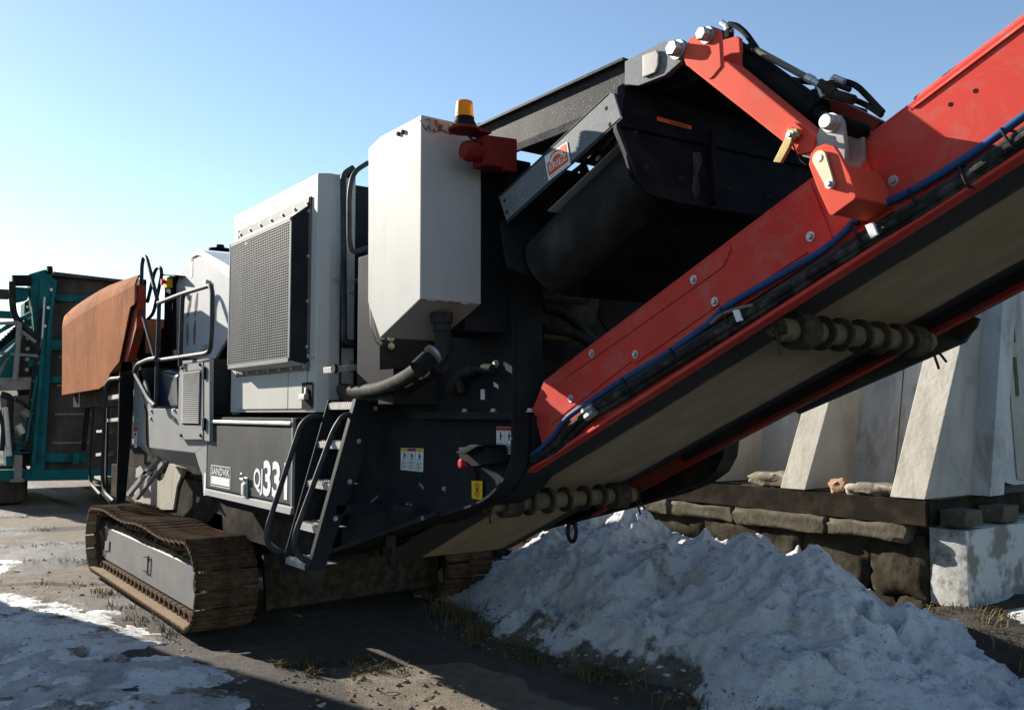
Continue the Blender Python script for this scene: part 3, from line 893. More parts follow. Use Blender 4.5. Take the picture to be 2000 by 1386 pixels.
def rubble(name, x, y, z, sx_, sy_, sz_, m, label, cat, seed, rz=0.0):
    r_ = random.Random(seed)
    mb = MB()
    bmesh.ops.create_icosphere(mb.bm, subdivisions=3, radius=1.0)
    off = Vector((r_.uniform(0, 50), r_.uniform(0, 50), r_.uniform(0, 50)))
    from mathutils import noise
    for v in mb.bm.verts:
        c = v.co
        k = max(abs(c.x), abs(c.y), abs(c.z)) ** -0.6
        p = c * k * (1 + 0.35 * noise.noise(c * 1.4 + off) + 0.16 * noise.noise(c * 4 + off))
        v.co = Vector((p.x * sx_, p.y * sy_, p.z * sz_))
    bmesh.ops.rotate(mb.bm, verts=mb.bm.verts, cent=(0, 0, 0), matrix=Matrix.Rotation(rz, 3, 'Z'))
    o = mb.build(name, m, None, 50)
    o.location = (x, y, z + sz_ * 0.82)
    return tag(o, label, cat)


rubble('brick_chunk', -4.20, 6.13, 1.045, 0.075, 0.06, 0.055, brick_mat, 'round reddish brick chunk on the edge of the ledge', 'brick', 3)
rubble('concrete_chunk', -4.05, 6.11, 1.045, 0.07, 0.05, 0.042, concrete_pale, 'small pale chunk between the brick and the flat rock', 'rock', 5)
rubble('flat_rock', -3.86, 6.15, 1.045, 0.19, 0.09, 0.05, rock_mat, 'flat dark rock with a pale top beside the corner buttress', 'rock', 8, 0.1)
rubble('concrete_rubble', -4.85, 6.22, 1.045, 0.24, 0.12, 0.065, rock_mat, 'flat pale slab of rubble left of the brick on the ledge', 'rock', 9, -0.1)

# unseen block added left of the view to shade the near snow
caster = MB()
caster.prism([(-13.0, -0.02, -0.2), (-13.0, -0.02, 3.9), (-13.0, -2.4, 4.5), (-13.0, -4.4, 3.9), (-13.0, -4.4, -0.2)], (3.0, 0, 0), 0.02)
tag(caster.build('shadow_caster', concrete_stained), 'unseen grey block added left of the yard to shade the near snow', kind='structure')

# ================================================================== the mobile crusher
crusher = thing('mobile_crusher', (-7.0, 3.3, 0), 'grey and red tracked jaw crusher with a long red discharge conveyor', 'crusher')


def P(name, mb, m, parent=None, ang=35):
    return mb.build(name, m, crusher if parent is None else parent, ang)


_BOLTS = {}


def bolts(name, pts, nrm, r, m, parent):
    """One bolt object for each point, all sharing a mesh."""
    key = (tuple(nrm), r, m.name)
    if key not in _BOLTS:
        _BOLTS[key] = MB().hexbolt((0, 0, 0), nrm, r).mesh(name, m)
    for p in pts:
        inst(_BOLTS[key], name, parent, Matrix.Translation(Vector(p)))


# ------------------------------------------------------------------ tracks
def track_path(n):
    """Centre line of the pads (x, z, tangent) round the loop."""
    R_, x0, x1 = 0.315, -10.40, -7.14
    L = x1 - x0
    tot = 2 * L + 2 * math.pi * R_
    out = []
    for k in range(n):
        s = tot * k / n
        if s < L:                                   # top run, towards the rear
            x = x0 + s
            out.append((x, 0.655 + 0.016 * math.sin((x + 7.3) * 4.2) - 0.012 * math.exp(-((x + 8.0) / 0.5) ** 2), 0.0))
        elif s < L + math.pi * R_:
            a = (s - L) / R_
            out.append((x1 + R_ * math.sin(a), 0.34 + R_ * math.cos(a), -a))
        elif s < 2 * L + math.pi * R_:
            out.append((x1 - (s - L - math.pi * R_), 0.025, -math.pi))
        else:
            a = math.pi + (s - 2 * L - math.pi * R_) / R_
            out.append((x0 + R_ * math.sin(a), 0.34 + R_ * math.cos(a), -a))
    return out, tot / n


N_PAD = 60
path, pitch = track_path(N_PAD)
pm = MB()
hp = pitch / 2 - 0.007
pm.prism([(-hp, 0, -0.004), (hp, 0, -0.012), (hp, 0, 0.004), (-hp, 0, 0.010)], (0, 0.48, 0))
for gxp in (-hp + 0.012, -0.004, hp - 0.018):
    pm.prism([(gxp - 0.007, 0.001, 0.0), (gxp + 0.009, 0.001, 0.0), (gxp + 0.006, 0.001, 0.030), (gxp - 0.003, 0.001, 0.030)], (0, 0.478, 0))
for by in (0.15, 0.21, 0.27, 0.33):
    pm.cyl((0.022, by, 0.0), (0.022, by, 0.016), 0.012, n=6)
pad_mesh = pm.mesh('pad', track_steel)
pad_mesh.materials.append(pad_dust)
for pl in pad_mesh.polygons:
    if pl.normal.z < -0.5:
        pl.material_index = 1
lm = MB()
for ly_ in (0.10, 0.30):
    lm.prism([(-hp - 0.012, ly_, -0.085), (hp - 0.01, ly_, -0.085), (hp + 0.012, ly_, -0.055), (hp + 0.008, ly_, -0.008), (-hp, ly_, -0.008)], (0, 0.045, 0), 0.004)
lm.cyl((hp, 0.08, -0.048), (hp, 0.37, -0.048), 0.022, n=10)
link_mesh = lm.mesh('chain_link', track_steel)


def make_track(y0, detailed):
    b = MB()
    # side frame beam with a rolled top edge
    b.prism([(-10.36, y0 + 0.12, 0.125), (-10.36, y0 + 0.12, 0.452), (-10.36, y0 + 0.132, 0.463), (-10.36, y0 + 0.26, 0.470), (-10.36, y0 + 0.34, 0.470), (-10.36, y0 + 0.34, 0.125)],
            (3.28, 0, 0), 0.006)
    tr = P('track', b, track_beam_mat)
    for k, (x, z, a) in enumerate(path):
        M = Matrix.Translation((x, y0, z)) @ Matrix.Rotation(-a, 4, 'Y')
        M = M @ Matrix.Rotation(rad(random.uniform(-2.2, 2.2)), 4, 'Y')
        inst(pad_mesh, 'pad', tr, M)
        if detailed:
            inst(link_mesh, 'chain_link', tr, M)
    w = MB()
    w.lathe((-10.42, y0 + 0.10, 0.335), (-10.42, y0 + 0.36, 0.335), [(0, 0.10), (0.012, 0.125), (0.03, 0.125), (0.035, 0.20), (0.06, 0.225), (0.20, 0.225), (0.22, 0.1)], 28)
    P('idler_wheel', w, dark_dirty, tr)
    w = MB()
    w.lathe((-7.16, y0 + 0.12, 0.335), (-7.16, y0 + 0.36, 0.335), [(0, 0.10), (0.015, 0.20), (0.06, 0.235), (0.20, 0.235), (0.22, 0.1)], 28)
    P('drive_sprocket', w, dark_dirty, tr)
    for k in range(7):
        x = -9.9 + k * 0.42
        P('lower_roller', MB().lathe((x, y0 + 0.15, 0.15), (x, y0 + 0.37, 0.15), [(0, 0.05), (0.02, 0.085), (0.05, 0.085), (0.06, 0.06), (0.16, 0.06), (0.17, 0.085), (0.2, 0.085), (0.22, 0.05)], 16), dark_dirty, tr)
    return tr


track_near = make_track(2.06, True)
track_far = make_track(4.22, False)
b = MB()
b.prism([(-10.391, 2.175, 0.458), (-10.247, 2.175, 0.473), (-10.301, 2.175, 0.143), (-10.447, 2.175, 0.141)], (0, 0.02, 0), 0.003)
b.prism([(-10.29, 2.168, 0.315), (-10.102, 2.168, 0.336), (-10.113, 2.168, 0.235), (-10.3, 2.168, 0.213)], (0, 0.012, 0), 0.003)
P('end_plate', b, track_beam_mat, track_near)
b = MB().tube([(-8.554, 2.165, 0.375), (-8.536, 2.165, 0.377), (-8.557, 2.165, 0.234)], 0.007, 8).tube([(-8.694, 2.165, 0.353), (-8.536, 2.165, 0.372)], 0.006, 6).tube([(-8.699, 2.165, 0.228), (-8.54, 2.165, 0.237)], 0.006, 6)
P('grab_handle', b, dark_dirty, track_near)
P('decal', MB().prism([(-7.175, 2.178, 0.399), (-7.016, 2.178, 0.403), (-7.012, 2.178, 0.346), (-7.171, 2.178, 0.341)], (0, 0.001, 0)), sticker_yellow, track_near)
P('decal_symbol', MB().prism([Vector((-7.123, 2.176, 0.372)) + Vector((math.cos(k * math.pi / 7) * 0.026, 0, math.sin(k * math.pi / 7) * 0.024)) for k in range(14)], (0, 0.001, 0)), sticker_blue, track_near)
P('soil_ledge', MB().box(-10.3, -7.12, 2.06 + 0.150, 2.06 + 0.345, 0.455, 0.484, 0.004), soil_lump, track_near)
# soil lying on the beam
from mathutils import noise as mnoise
r_ = random.Random(4)
b = MB()
for k in range(520):
    x = r_.uniform(-10.2, -7.1)
    s = r_.uniform(0.008, 0.032) * (0.6 + 0.6 * r_.random())
    v = bmesh.ops.create_icosphere(b.bm, subdivisions=1, radius=s)['verts']
    c = Vector((x, 2.06 + r_.uniform(0.145, 0.34), 0.478 + s * r_.uniform(-0.2, 0.6)))
    for q in v:
        q.co = c + Vector((q.co.x * r_.uniform(0.9, 1.7), q.co.y * 1.3, q.co.z * r_.uniform(0.5, 0.9)))
tag(P('soil', b, soil_lump, track_near, 60), 'crumbled dry soil lying on the track beam', kind='stuff')

# ------------------------------------------------------------------ chassis under the body
b = MB()
b.box(-12.2, -5.9, 2.62, 3.05, 0.62, 1.02, 0.01).box(-12.2, -6.6, 3.6, 4.05, 0.62, 1.02, 0.01)
b.box(-9.7, -8.7, 2.5, 4.25, 0.30, 0.60, 0.01).box(-7.9, -7.5, 2.5, 4.25, 0.34, 0.62, 0.01)
b.box(-11.5, -5.7, 2.66, 4.0, 1.02, 1.58, 0.01)
chassis = P('chassis', b, dark_dirty)
b = MB()
b.prism([(-7.15, 2.702, 0.527), (-7.15, 4.415, 0.458), (-7.15, 4.428, 0.096), (-7.15, 2.731, 0.069)], (-0.05, 0, 0), 0.006)
P('cross_member', b, roller_dirt, chassis)
for k in range(9):
    y = 3.05 + k * 0.115
    P('drag_link', MB().cyl((-7.10, y, 0.46), (-7.10, y + 0.07, 0.46), 0.035, n=10), roller_dirt, chassis)

# ------------------------------------------------------------------ engine and jaw body (far half)
b = MB()
b.box(-7.35, -5.9, 2.56, 4.0, 1.6, 3.05, 0.02)
body_core = P('engine_core', b, black_paint)
P('jaw_body', MB().box(-9.6, -7.5, 2.85, 4.0, 1.55, 2.75, 0.03), dark_dirty)

# ------------------------------------------------------------------ side compartment with the lettering
BX0, BX1, BY = -7.36, -5.585, 2.30
b = MB()
b.prism([(BX0, BY + 0.012, 1.012), (BX1, BY + 0.012, 1.012), (BX1, BY + 0.012, 1.62), (BX0, BY + 0.012, 1.62)], (0, 0.40, 0), 0.008)
b.prism([(BX0, BY + 0.03, 1.012), (BX0, BY + 0.36, 1.012), (BX0, BY + 0.36, 0.93), (BX0, BY + 0.16, 0.90)], (BX1 - BX0, 0, 0), 0.006)
comp = P('side_compartment', b, charcoal)
P('bottom_lip', MB().prism([(BX0, BY - 0.022, 1.002), (BX0, BY + 0.010, 1.002), (BX0, BY + 0.010, 1.052), (BX0, BY - 0.012, 1.046)], (BX1 - BX0 + 0.002, 0, 0), 0.003), mid_grey, comp)
P('door', MB().box(BX0 + 0.02, BX1 - 0.03, BY - 0.006, BY + 0.010, 1.062, 1.556, 0.006), door_paint, comp)
P('door_frame', MB().box(BX1 - 0.026, BX1 + 0.001, BY - 0.010, BY + 0.010, 1.056, 1.618, 0.003).box(BX0, BX0 + 0.016, BY - 0.010, BY + 0.010, 1.056, 1.618, 0.003), mid_grey, comp)
P('drip_rail', MB().box(BX0 + 0.01, BX1 - 0.02, BY - 0.022, BY + 0.009, 1.570, 1.598, 0.009), galv, comp)
# latch
c = Vector((-6.445, 2.29, 1.117))
b = MB().box(c.x - 0.045, c.x + 0.045, BY - 0.016, BY - 0.004, c.z - 0.075, c.z + 0.075, 0.006)
b.box(c.x - 0.028, c.x + 0.028, BY - 0.034, BY - 0.012, c.z - 0.055, c.z + 0.03, 0.008).cyl((c.x - 0.03, BY - 0.03, c.z + 0.06), (c.x + 0.03, BY - 0.03, c.z + 0.06), 0.012, n=10)
b.tube(fillet([(c.x - 0.02, BY - 0.03, c.z + 0.055), (c.x - 0.02, BY - 0.04, c.z + 0.1), (c.x + 0.02, BY - 0.04, c.z + 0.1), (c.x + 0.02, BY - 0.03, c.z + 0.055)], 0.02), 0.006, 8)
P('latch', b, zinc, comp)
# badge and lettering
TY = BY - 0.0075
a0, a1 = Vector((-7.24, 2.292, 1.056)), Vector((-6.774, 2.292, 1.247))
z0, z1 = 1.083, 1.245
x0, x1 = a0.x, a1.x
b = MB()
for q in ((x0, x1, z0, z0 + 0.006), (x0, x1, z1 - 0.006, z1), (x0, x0 + 0.006, z0, z1), (x1 - 0.006, x1, z0, z1)):
    b.box(q[0], q[1], TY - 0.0012, TY, q[2], q[3])
b.box(x0 + 0.018, x1 - 0.018, TY - 0.0012, TY, z0 + 0.016, z0 + 0.078)
P('badge', b, sticker_white, comp)
add('badge_lettering', text_mesh('badge_lettering', 'SANDVIK', sticker_white, wall_frame((x0 + 0.018, TY - 0.0012, z0 + 0.088), (1, 0, 0), (0, 0, 1)), 0.058, x1 - x0 - 0.036, 0.006), comp)
qx0 = Vector((-6.283, 2.29, 1.099)).x
add('model_lettering', text_mesh('model_lettering', 'QJ', sticker_white, wall_frame((qx0, TY - 0.0012, 1.083), (1, 0, 0), (0, 0, 1)), 0.185, 0.17, 0.02), comp)
add('model_number', text_mesh('model_number', '331', sticker_white, wall_frame((qx0 + 0.185, TY - 0.0012, 1.085), (1, 0, 0), (0, 0, 1)), 0.245, 0.43, 0.032), comp)

# ------------------------------------------------------------------ radiator housing
RX0, RX1, RY, RZ0, RZ1 = -7.13, -5.49, 2.40, 1.655, 3.225
b = MB()
b.prism([(RX0, RY, RZ0), (RX1, RY, RZ0), (RX1 + 0.04, RY + 0.07, RZ0), (RX1 + 0.04, RY + 0.15, RZ0), (RX1, RY + 0.155, RZ0), (RX0, RY + 0.155, RZ0)], (0, 0, RZ1 - RZ0), 0.010)
rad_h = P('radiator_housing', b, light_grey)
# raised flange round the grille hood
hx0, hx1 = -6.985, -5.585
fz0, fz1 = 1.985, 3.085
b = MB()
for q in ((hx0, hx1, fz1 - 0.075, fz1), (hx0, hx1, fz0 - 0.055, fz0 + 0.02), (hx0, hx0 + 0.03, fz0, fz1), (hx1 - 0.03, hx1, fz0, fz1)):
    b.box(q[0], q[1], RY - 0.012, RY - 0.001, q[2], q[3], 0.003)
P('hood_flange', b, flange_grey, rad_h)
# hood: sloping top, right cheek with its shade put into the colour
sx0, sx1, sY = -6.86, -5.64, 2.285
b = MB()
b.prism([(sx0, RY - 0.013, fz0 + 0.01), (sx0, sY, fz0 + 0.01), (sx0, sY, 2.945), (sx0, RY - 0.013, 3.02)], (0.014, 0, 0))
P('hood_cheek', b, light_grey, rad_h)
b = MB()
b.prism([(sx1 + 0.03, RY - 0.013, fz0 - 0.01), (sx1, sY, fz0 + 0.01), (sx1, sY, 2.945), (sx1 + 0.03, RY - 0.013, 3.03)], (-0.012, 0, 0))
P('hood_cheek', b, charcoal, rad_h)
b = MB()
b.prism([(sx0, sY, 2.945), (sx0, RY - 0.013, 3.02), (sx0, RY - 0.013, 3.008), (sx0, sY, 2.930)], (sx1 - sx0, 0, 0))
P('hood_top', b, light_grey, rad_h)
b = MB()
b.prism([(sx0, sY - 0.004, fz0 - 0.0), (sx0, RY - 0.013, fz0 - 0.02), (sx0, RY - 0.013, fz0 - 0.008), (sx0, sY - 0.004, fz0 + 0.014)], (sx1 - sx0, 0, 0))
P('hood_bottom', b, light_grey, rad_h)
b = MB()
for q in ((sx0, sx1, 2.915, 2.945), (sx0, sx1, fz0, fz0 + 0.03), (sx0, sx0 + 0.022, fz0, 2.945), (sx1 - 0.022, sx1, fz0, 2.945)):
    b.box(q[0], q[1], sY - 0.006, sY + 0.006, q[2], q[3], 0.002)
P('grille_frame', b, mid_grey, rad_h)
b = MB()
nv, nh = 34, 50
for k in range(nv):
    x = sx0 + 0.022 + (sx1 - sx0 - 0.044) * (k + 0.5) / nv
    b.box(x - 0.0042, x + 0.0042, sY - 0.0015, sY + 0.0015, fz0 + 0.03, 2.915)
for k in range(nh):
    z = fz0 + 0.03 + (2.915 - fz0 - 0.03) * (k + 0.5) / nh
    b.box(sx0 + 0.022, sx1 - 0.022, sY - 0.0030, sY - 0.0016, z - 0.0034, z + 0.0034)
gr = P('grille', b, mesh_grey, rad_h)
tag(gr, 'fine steel mesh of the radiator grille', kind='stuff')
b = MB().box(sx0 + 0.02, sx1 - 0.02, RY - 0.02, RY - 0.002, fz0 + 0.02, 2.94)
for k in range(34):
    z = fz0 + 0.05 + k * 0.0265
    b.box(sx0 + 0.03, sx1 - 0.03, RY - 0.032, RY - 0.021, z, z + 0.012)
P('radiator_core', b, black_paint, rad_h)
fb = [(hx0 + 0.05 + k * (hx1 - hx0 - 0.1) / 6, RY - 0.013, zz) for k in range(7) for zz in (fz1 - 0.04, fz0 - 0.03)]
fb += [(hx1 - 0.014, RY - 0.013, fz0 + 0.1 + k * 0.3) for k in range(4)]
bolts('flange_bolt', fb, (0, -1, 0), 0.010, zinc, rad_h)
# lower door with recessed handle
b = MB()
b.box(-6.93, -5.93, RY - 0.010, RY - 0.001, 1.68, 1.93, 0.004)
P('lower_door', b, light_grey, rad_h)
P('lower_panel', MB().box(-5.92, -5.62, RY - 0.010, RY - 0.001, 1.68, 1.93, 0.004), light_grey, rad_h)
c = Vector((-5.596, 2.39, 1.767))
P('handle_recess', MB().box(c.x - 0.085, c.x + 0.085, RY - 0.013, RY - 0.0105, c.z - 0.085, c.z + 0.085, 0.001), black_paint, rad_h)
P('handle', MB().box(c.x - 0.05, c.x + 0.04, RY - 0.05, RY - 0.012, c.z - 0.03, c.z + 0.01, 0.006).box(c.x - 0.01, c.x + 0.02, RY - 0.03, RY - 0.012, c.z - 0.03, c.z + 0.05, 0.004), galv, rad_h)
# rear post of the housing: light strip, black gasket, latch
b = MB().box(RX1 - 0.25, RX1 + 0.012, 2.575, 2.665, RZ0 + 0.03, RZ1 + 0.02, 0.006)
P('rear_post', b, light_grey, rad_h)
P('gasket', MB().box(RX1 - 0.25, RX1 + 0.006, 2.557, 2.573, RZ0 + 0.02, RZ1 + 0.015), rubber, rad_h)
P('inner_post', MB().box(RX1 - 0.3, RX1 - 0.01, 2.668, 2.80, RZ0 + 0.03, RZ1 - 0.04, 0.004), charcoal, rad_h)
bolts('post_bolt', [(RX1 + 0.012, 2.64, pz) for pz in (1.99, 1.93, 2.45, 2.85, 3.12)], (1, 0, 0), 0.010, zinc, rad_h)
b = MB().tube([(-5.42, 2.48, 2.519), (-5.42, 2.523, 2.537), (-5.42, 2.534, 2.514), (-5.42, 2.487, 2.503), (-5.42, 2.48, 2.519)], 0.004, 6).tube([(-5.42, 2.53, 2.531), (-5.42, 2.625, 2.529), (-5.42, 2.662, 2.535), (-5.42, 2.662, 2.518), (-5.42, 2.589, 2.509)], 0.004, 6)
P('wire_latch', b, zinc, rad_h)
b = MB().tube([(-5.44, 2.323, 2.021), (-5.44, 2.34, 1.999), (-5.44, 2.365, 2.006)], 0.003, 6)
b.tube([(-5.582, 2.38, 2.017), (-5.533, 2.38, 2.025), (-5.483, 2.38, 2.006)], 0.004, 6)
P('cable_loop', b, cream_zinc, rad_h)

# tall grab rails in front of the tank
rail_x = -5.33
b = MB().tube(fillet([(-5.33, 2.58, 2.095), (-5.33, 2.522, 2.115), (-5.33, 2.501, 3.196), (-5.33, 2.573, 3.248)], 0.09, 6), 0.020, 12)
rl = P('grab_rail', b, tube_dark)
P('rail_foot', MB().prism([(-5.36, 2.511, 2.12), (-5.36, 2.63, 2.129), (-5.36, 2.631, 2.072), (-5.36, 2.511, 2.067)], (0.03, 0, 0), 0.004), black_paint, rl)
P('rail_foot', MB().prism([(-5.36, 2.507, 3.21), (-5.36, 2.587, 3.243), (-5.36, 2.588, 3.195), (-5.36, 2.508, 3.169)], (0.03, 0, 0), 0.004), black_paint, rl)
b = MB().tube(fillet([(-4.6, 2.312, 3.073), (-4.6, 2.221, 3.005), (-4.6, 2.197, 2.888), (-4.6, 2.2, 2.613), (-4.6, 2.22, 2.545), (-4.6, 2.315, 2.584)], 0.06, 6), 0.014, 12)
P('grab_rail', b, tube_dark)
b = MB().tube(fillet([(-4.38, 2.228, 2.261), (-4.38, 2.239, 2.109), (-4.38, 2.271, 2.033), (-4.38, 2.29, 2.023)], 0.08, 6), 0.013, 10)
P('grab_rail', b, galv)
# diamond-plate step
stp = MB().prism([Vector((-5.1, 2.357, 1.936)), Vector((-5.1, 2.66, 1.968)), Vector((-5.1, 2.66, 1.929)), Vector((-5.1, 2.358, 1.898))], (-0.18, 0, 0), 0.003)
P('step_plate', stp, tread_steel)
P('step_end', MB().cyl((-5.1, 2.341, 1.92), (-5.1, 2.364, 1.92), 0.03, n=12), rubber)

# ------------------------------------------------------------------ hydraulic tank
tank_poly = [(-4.049, 2.1, 3.048), (-3.633, 2.1, 3.05), (-3.631, 2.1, 2.178), (-4.029, 2.1, 2.023), (-4.167, 2.1, 2.217), (-4.179, 2.1, 3.018)]
b = MB().prism(tank_poly, (0, 0.34, 0), 0.008)
tank = P('hydraulic_tank', b, light_grey)
for px in ((-3.848, 2.098, 3.01), (-3.802, 2.098, 3.008)):
    P('plug', MB().cyl(px, Vector(px) + Vector((0, -0.008, 0)), 0.011, n=12), dark_dirty, tank)
sl = Vector((-3.633, 2.156, 3.01))
P('lifting_slot', MB().prism([sl + Vector((0.0015, math.cos(k * math.pi / 8) * 0.014, math.sin(k * math.pi / 8) * 0.026)) for k in range(16)], (0.0015, 0, 0)), mat('sky_seen_slot', (0.30, 0.30, 0.30), 0.5), tank)
rs = mat('rust_stain', (0.15, 0.075, 0.035), 0.85, col2=(0.42, 0.39, 0.34), scale=22, lo=0.44, hi=0.56)
r_ = random.Random(3)
pts = [(-0.075, 0.01), (-0.02, 0.03), (0.03, 0.026), (0.085, 0.02), (0.12, -0.01), (0.10, -0.03), (0.04, -0.022), (-0.01, -0.045), (-0.05, -0.03)]
P('rust_streak', MB().prism([sl + Vector((0.0006, a_ + 0.01, c_)) for a_, c_ in pts], (0.0006, 0, 0)), rs, tank)
e0, e1 = Vector((-3.634, 2.104, 2.185)), Vector((-3.634, 2.362, 2.182))
P('rust_streak', MB().prism([e0, e0 + (e1 - e0) * 0.3 + Vector((0, 0, 0.004)), e0 + (e1 - e0) * 0.45 + Vector((0, 0, 0.014)), e0 + (e1 - e0) * 0.7 + Vector((0, 0, 0.005)), e1, e1 - Vector((0, 0, 0.012)), e0 - Vector((0, 0, 0.010))], (0.0008, 0, 0)), rs, tank)
# suction pipes under the tank
o1 = Vector((-3.73, 2.276, 2.094))
b = MB().lathe(o1 + Vector((0, 0, 0.04)), o1 - Vector((0, 0, 1)), [(0, 0.055), (0.05, 0.055), (0.052, 0.042), (0.09, 0.042)], 18)
b.tube(fillet([o1 + Vector((0, 0, -0.02)), (-3.73, 2.278, 1.938), (-3.73, 2.207, 1.881)], 0.16, 8), 0.037, 14)
P('suction_elbow', b, hose_grey, tank)
b = MB().tube(fillet([(-3.82, 2.272, 1.942), (-3.82, 2.348, 1.935), (-3.84, 2.372, 2.011), (-3.84, 2.359, 2.1)], 0.1, 6), 0.03, 12)
P('suction_elbow', b, hose_grey, tank)
P('hose_clamp', MB().cyl((-3.73, 2.207, 1.91), (-3.73, 2.143, 1.855), 0.046, n=16), rubber, tank)
P('hose_clamp', MB().cyl((-3.71, 2.223, 1.934), (-3.71, 2.209, 1.924), 0.05, n=16), galv, tank)
b = MB().tube(fillet([(-3.73, 2.207, 1.906), (-4.1, 2.31, 1.84), (-4.5, 2.374, 1.789), (-5, 2.464, 1.78), (-5.3, 2.497, 1.802)], 0.35, 8), 0.040, 14)
P('suction_hose', b, hose_grey, tank)
b = MB().tube(fillet([(-3.82, 2.33, 1.884), (-4.15, 2.431, 1.844), (-4.6, 2.493, 1.758), (-5.05, 2.507, 1.74), (-5.3, 2.505, 1.763)], 0.35, 8), 0.036, 14)
P('suction_hose', b, hose_grey, tank)
P('tank_sun_block', MB().box(-4.15, -3.78, 2.443, 2.695, 2.06, 2.98, 0.004), charcoal, tank)  # box added behind the tank to keep sun off the plate
P('sun_block', MB().box(-5.0, -4.64, 2.45, 2.69, 1.72, 2.6, 0.01), charcoal, tank)  # box added to stop slivers of sun reaching the rear plate
P('tank_sun_block', MB().box(-4.62, -4.44, 2.40, 2.695, 1.70, 2.06, 0.004), charcoal, tank)  # box added to block sunlight passing under the tank
b = MB().prism([(-4.42, 2.304, 2.048), (-4.42, 2.621, 2.133), (-4.42, 2.629, 1.916), (-4.42, 2.306, 1.886)], (-0.02, 0, 0), 0.003)
P('tank_bracket', b, charcoal, tank)
bolts('bracket_bolt', ((-4.4, 2.362, 2.058), (-4.4, 2.363, 2.016)), (1, 0, 0), 0.013, cream_zinc, tank)

# ------------------------------------------------------------------ rear frame: columns and plates
b = MB()
# upper plate behind the tank, its post, and the tall column under the overhead beam
b.prism([(-5.40, 2.70, 1.64), (-3.735, 2.70, 1.64), (-3.735, 2.70, 2.62), (-4.06, 2.70, 2.78), (-5.40, 2.70, 2.78)], (0, 0.02, 0), 0.003)
frame = P('rear_frame', b, charcoal)
b = MB().box(-3.99, -3.735, 2.722, 2.90, 1.62, 2.66, 0.012)
P('rear_column', b, charcoal, frame)
b = MB().prism([(-4.1, 2.745, 3.261), (-4.1, 2.849, 3.1), (-4.1, 2.962, 2.62), (-4.1, 2.962, 2.128), (-4.1, 2.851, 2.122), (-4.1, 2.748, 2.116)], (-0.05, 0, 0), 0.004)
P('column_web', b, charcoal, frame)
b = MB().prism([(-4.051, 2.715, 2.221), (-3.919, 2.715, 2.236), (-3.991, 2.715, 2.051), (-4.461, 2.715, 1.846), (-4.693, 2.715, 1.732), (-4.693, 2.715, 1.686), (-4.048, 2.715, 1.682)], (0, -0.012, 0), 0.002)
P('gusset', b, charcoal, frame)
P('valve_block', MB().tube(fillet([(-4.24, 2.66, 1.776), (-4.198, 2.66, 1.831), (-4.131, 2.66, 1.868), (-4.031, 2.66, 1.881)], 0.03), 0.030, 12, radii=None).cyl((-4.046, 2.66, 1.882), (-3.929, 2.66, 1.882), 0.018, n=12).cyl((-3.938, 2.66, 1.883), (-3.868, 2.67, 1.88), 0.026, n=12)
  .cyl((-4.178, 2.66, 1.842), (-4.146, 2.66, 1.758), 0.022, n=12).cyl((-4.219, 2.66, 1.824), (-4.261, 2.66, 1.782), 0.03, n=12), hose_grey, frame)
P('frame_bolt', MB().hexbolt((-3.875, 2.698, 1.905), (0, -1, 0), 0.016), galv, frame)
P('small_label', MB().prism([(-4.019, 2.698, 1.778), (-3.98, 2.698, 1.777), (-3.98, 2.698, 1.723), (-4.019, 2.698, 1.723)], (0, -0.001, 0)), sticker_white, frame)
P('small_label', MB().prism([(-3.899, 2.698, 1.815), (-3.857, 2.698, 1.798), (-3.853, 2.698, 1.777), (-3.895, 2.698, 1.791)], (0, -0.001, 0)), sticker_white, frame)

# lower plate with the rounded corner: back plate, rim, bar on top
low = [(-3.594, 2.6, 1.637), (-3.598, 2.6, 1.448), (-3.624, 2.6, 1.38), (-3.663, 2.6, 1.328), (-3.72, 2.6, 1.279), (-3.796, 2.6, 1.23), (-3.884, 2.6, 1.193), (-3.985, 2.6, 1.161), (-4.265, 2.6, 1.09), (-4.977, 2.6, 0.903), (-5.708, 2.6, 0.694)]
LYR = 2.60
outer = [Vector(p) for p in low]
# back plate (recessed) and deep outer band
b = MB().prism([(p.x, 2.70, p.z) for p in outer] + [(outer[-1].x, 2.70, 1.64)], (0, 0.015, 0), 0.0)
lowp = P('lower_plate', b, charcoal, None)
bm_ = MB()
for i in range(len(outer) - 1):
    p, q = outer[i], outer[i + 1]
    d = (q - p).normalized()
    nrm = Vector((-d.z, 0, d.x))          # outward in the plate's plane
    if nrm.x < 0 and i < 3: nrm = -nrm
    if i >= 3 and nrm.z > 0: nrm = -nrm
    nrm = Vector((nrm.x, 0, nrm.z)) * 0.012
    bm_.prism([p, q, q - nrm, p - nrm], (0, 0.30, 0))
bm_ = P('plate_rim', bm_, charcoal, lowp, 45)
P('top_bar', MB().box(outer[0].x - 1.02, outer[0].x + 0.004, LYR - 0.004, 2.69, 1.618, 1.658, 0.004), charcoal, lowp)
P('lower_rail', MB().prism([outer[-1] + Vector((0, 0.005, 0.004)), outer[8] + Vector((0, 0.005, 0.004)), outer[8] + Vector((0, 0.005, 0.03)), outer[-1] + Vector((0, 0.005, 0.03))], (0, -0.035, 0), 0.004), charcoal, lowp)
bolts('bar_bolt', [(x, 2.65, 1.658) for x in (-4.10, -3.83, -3.52)], (0, 0, 1), 0.014, zinc, lowp)
bolts('plate_bolt', ((-4.8, 2.697, 1.099), (-4.757, 2.697, 1.1), (-4.381, 2.697, 1.227)), (0, -1, 0), 0.010, zinc, lowp)
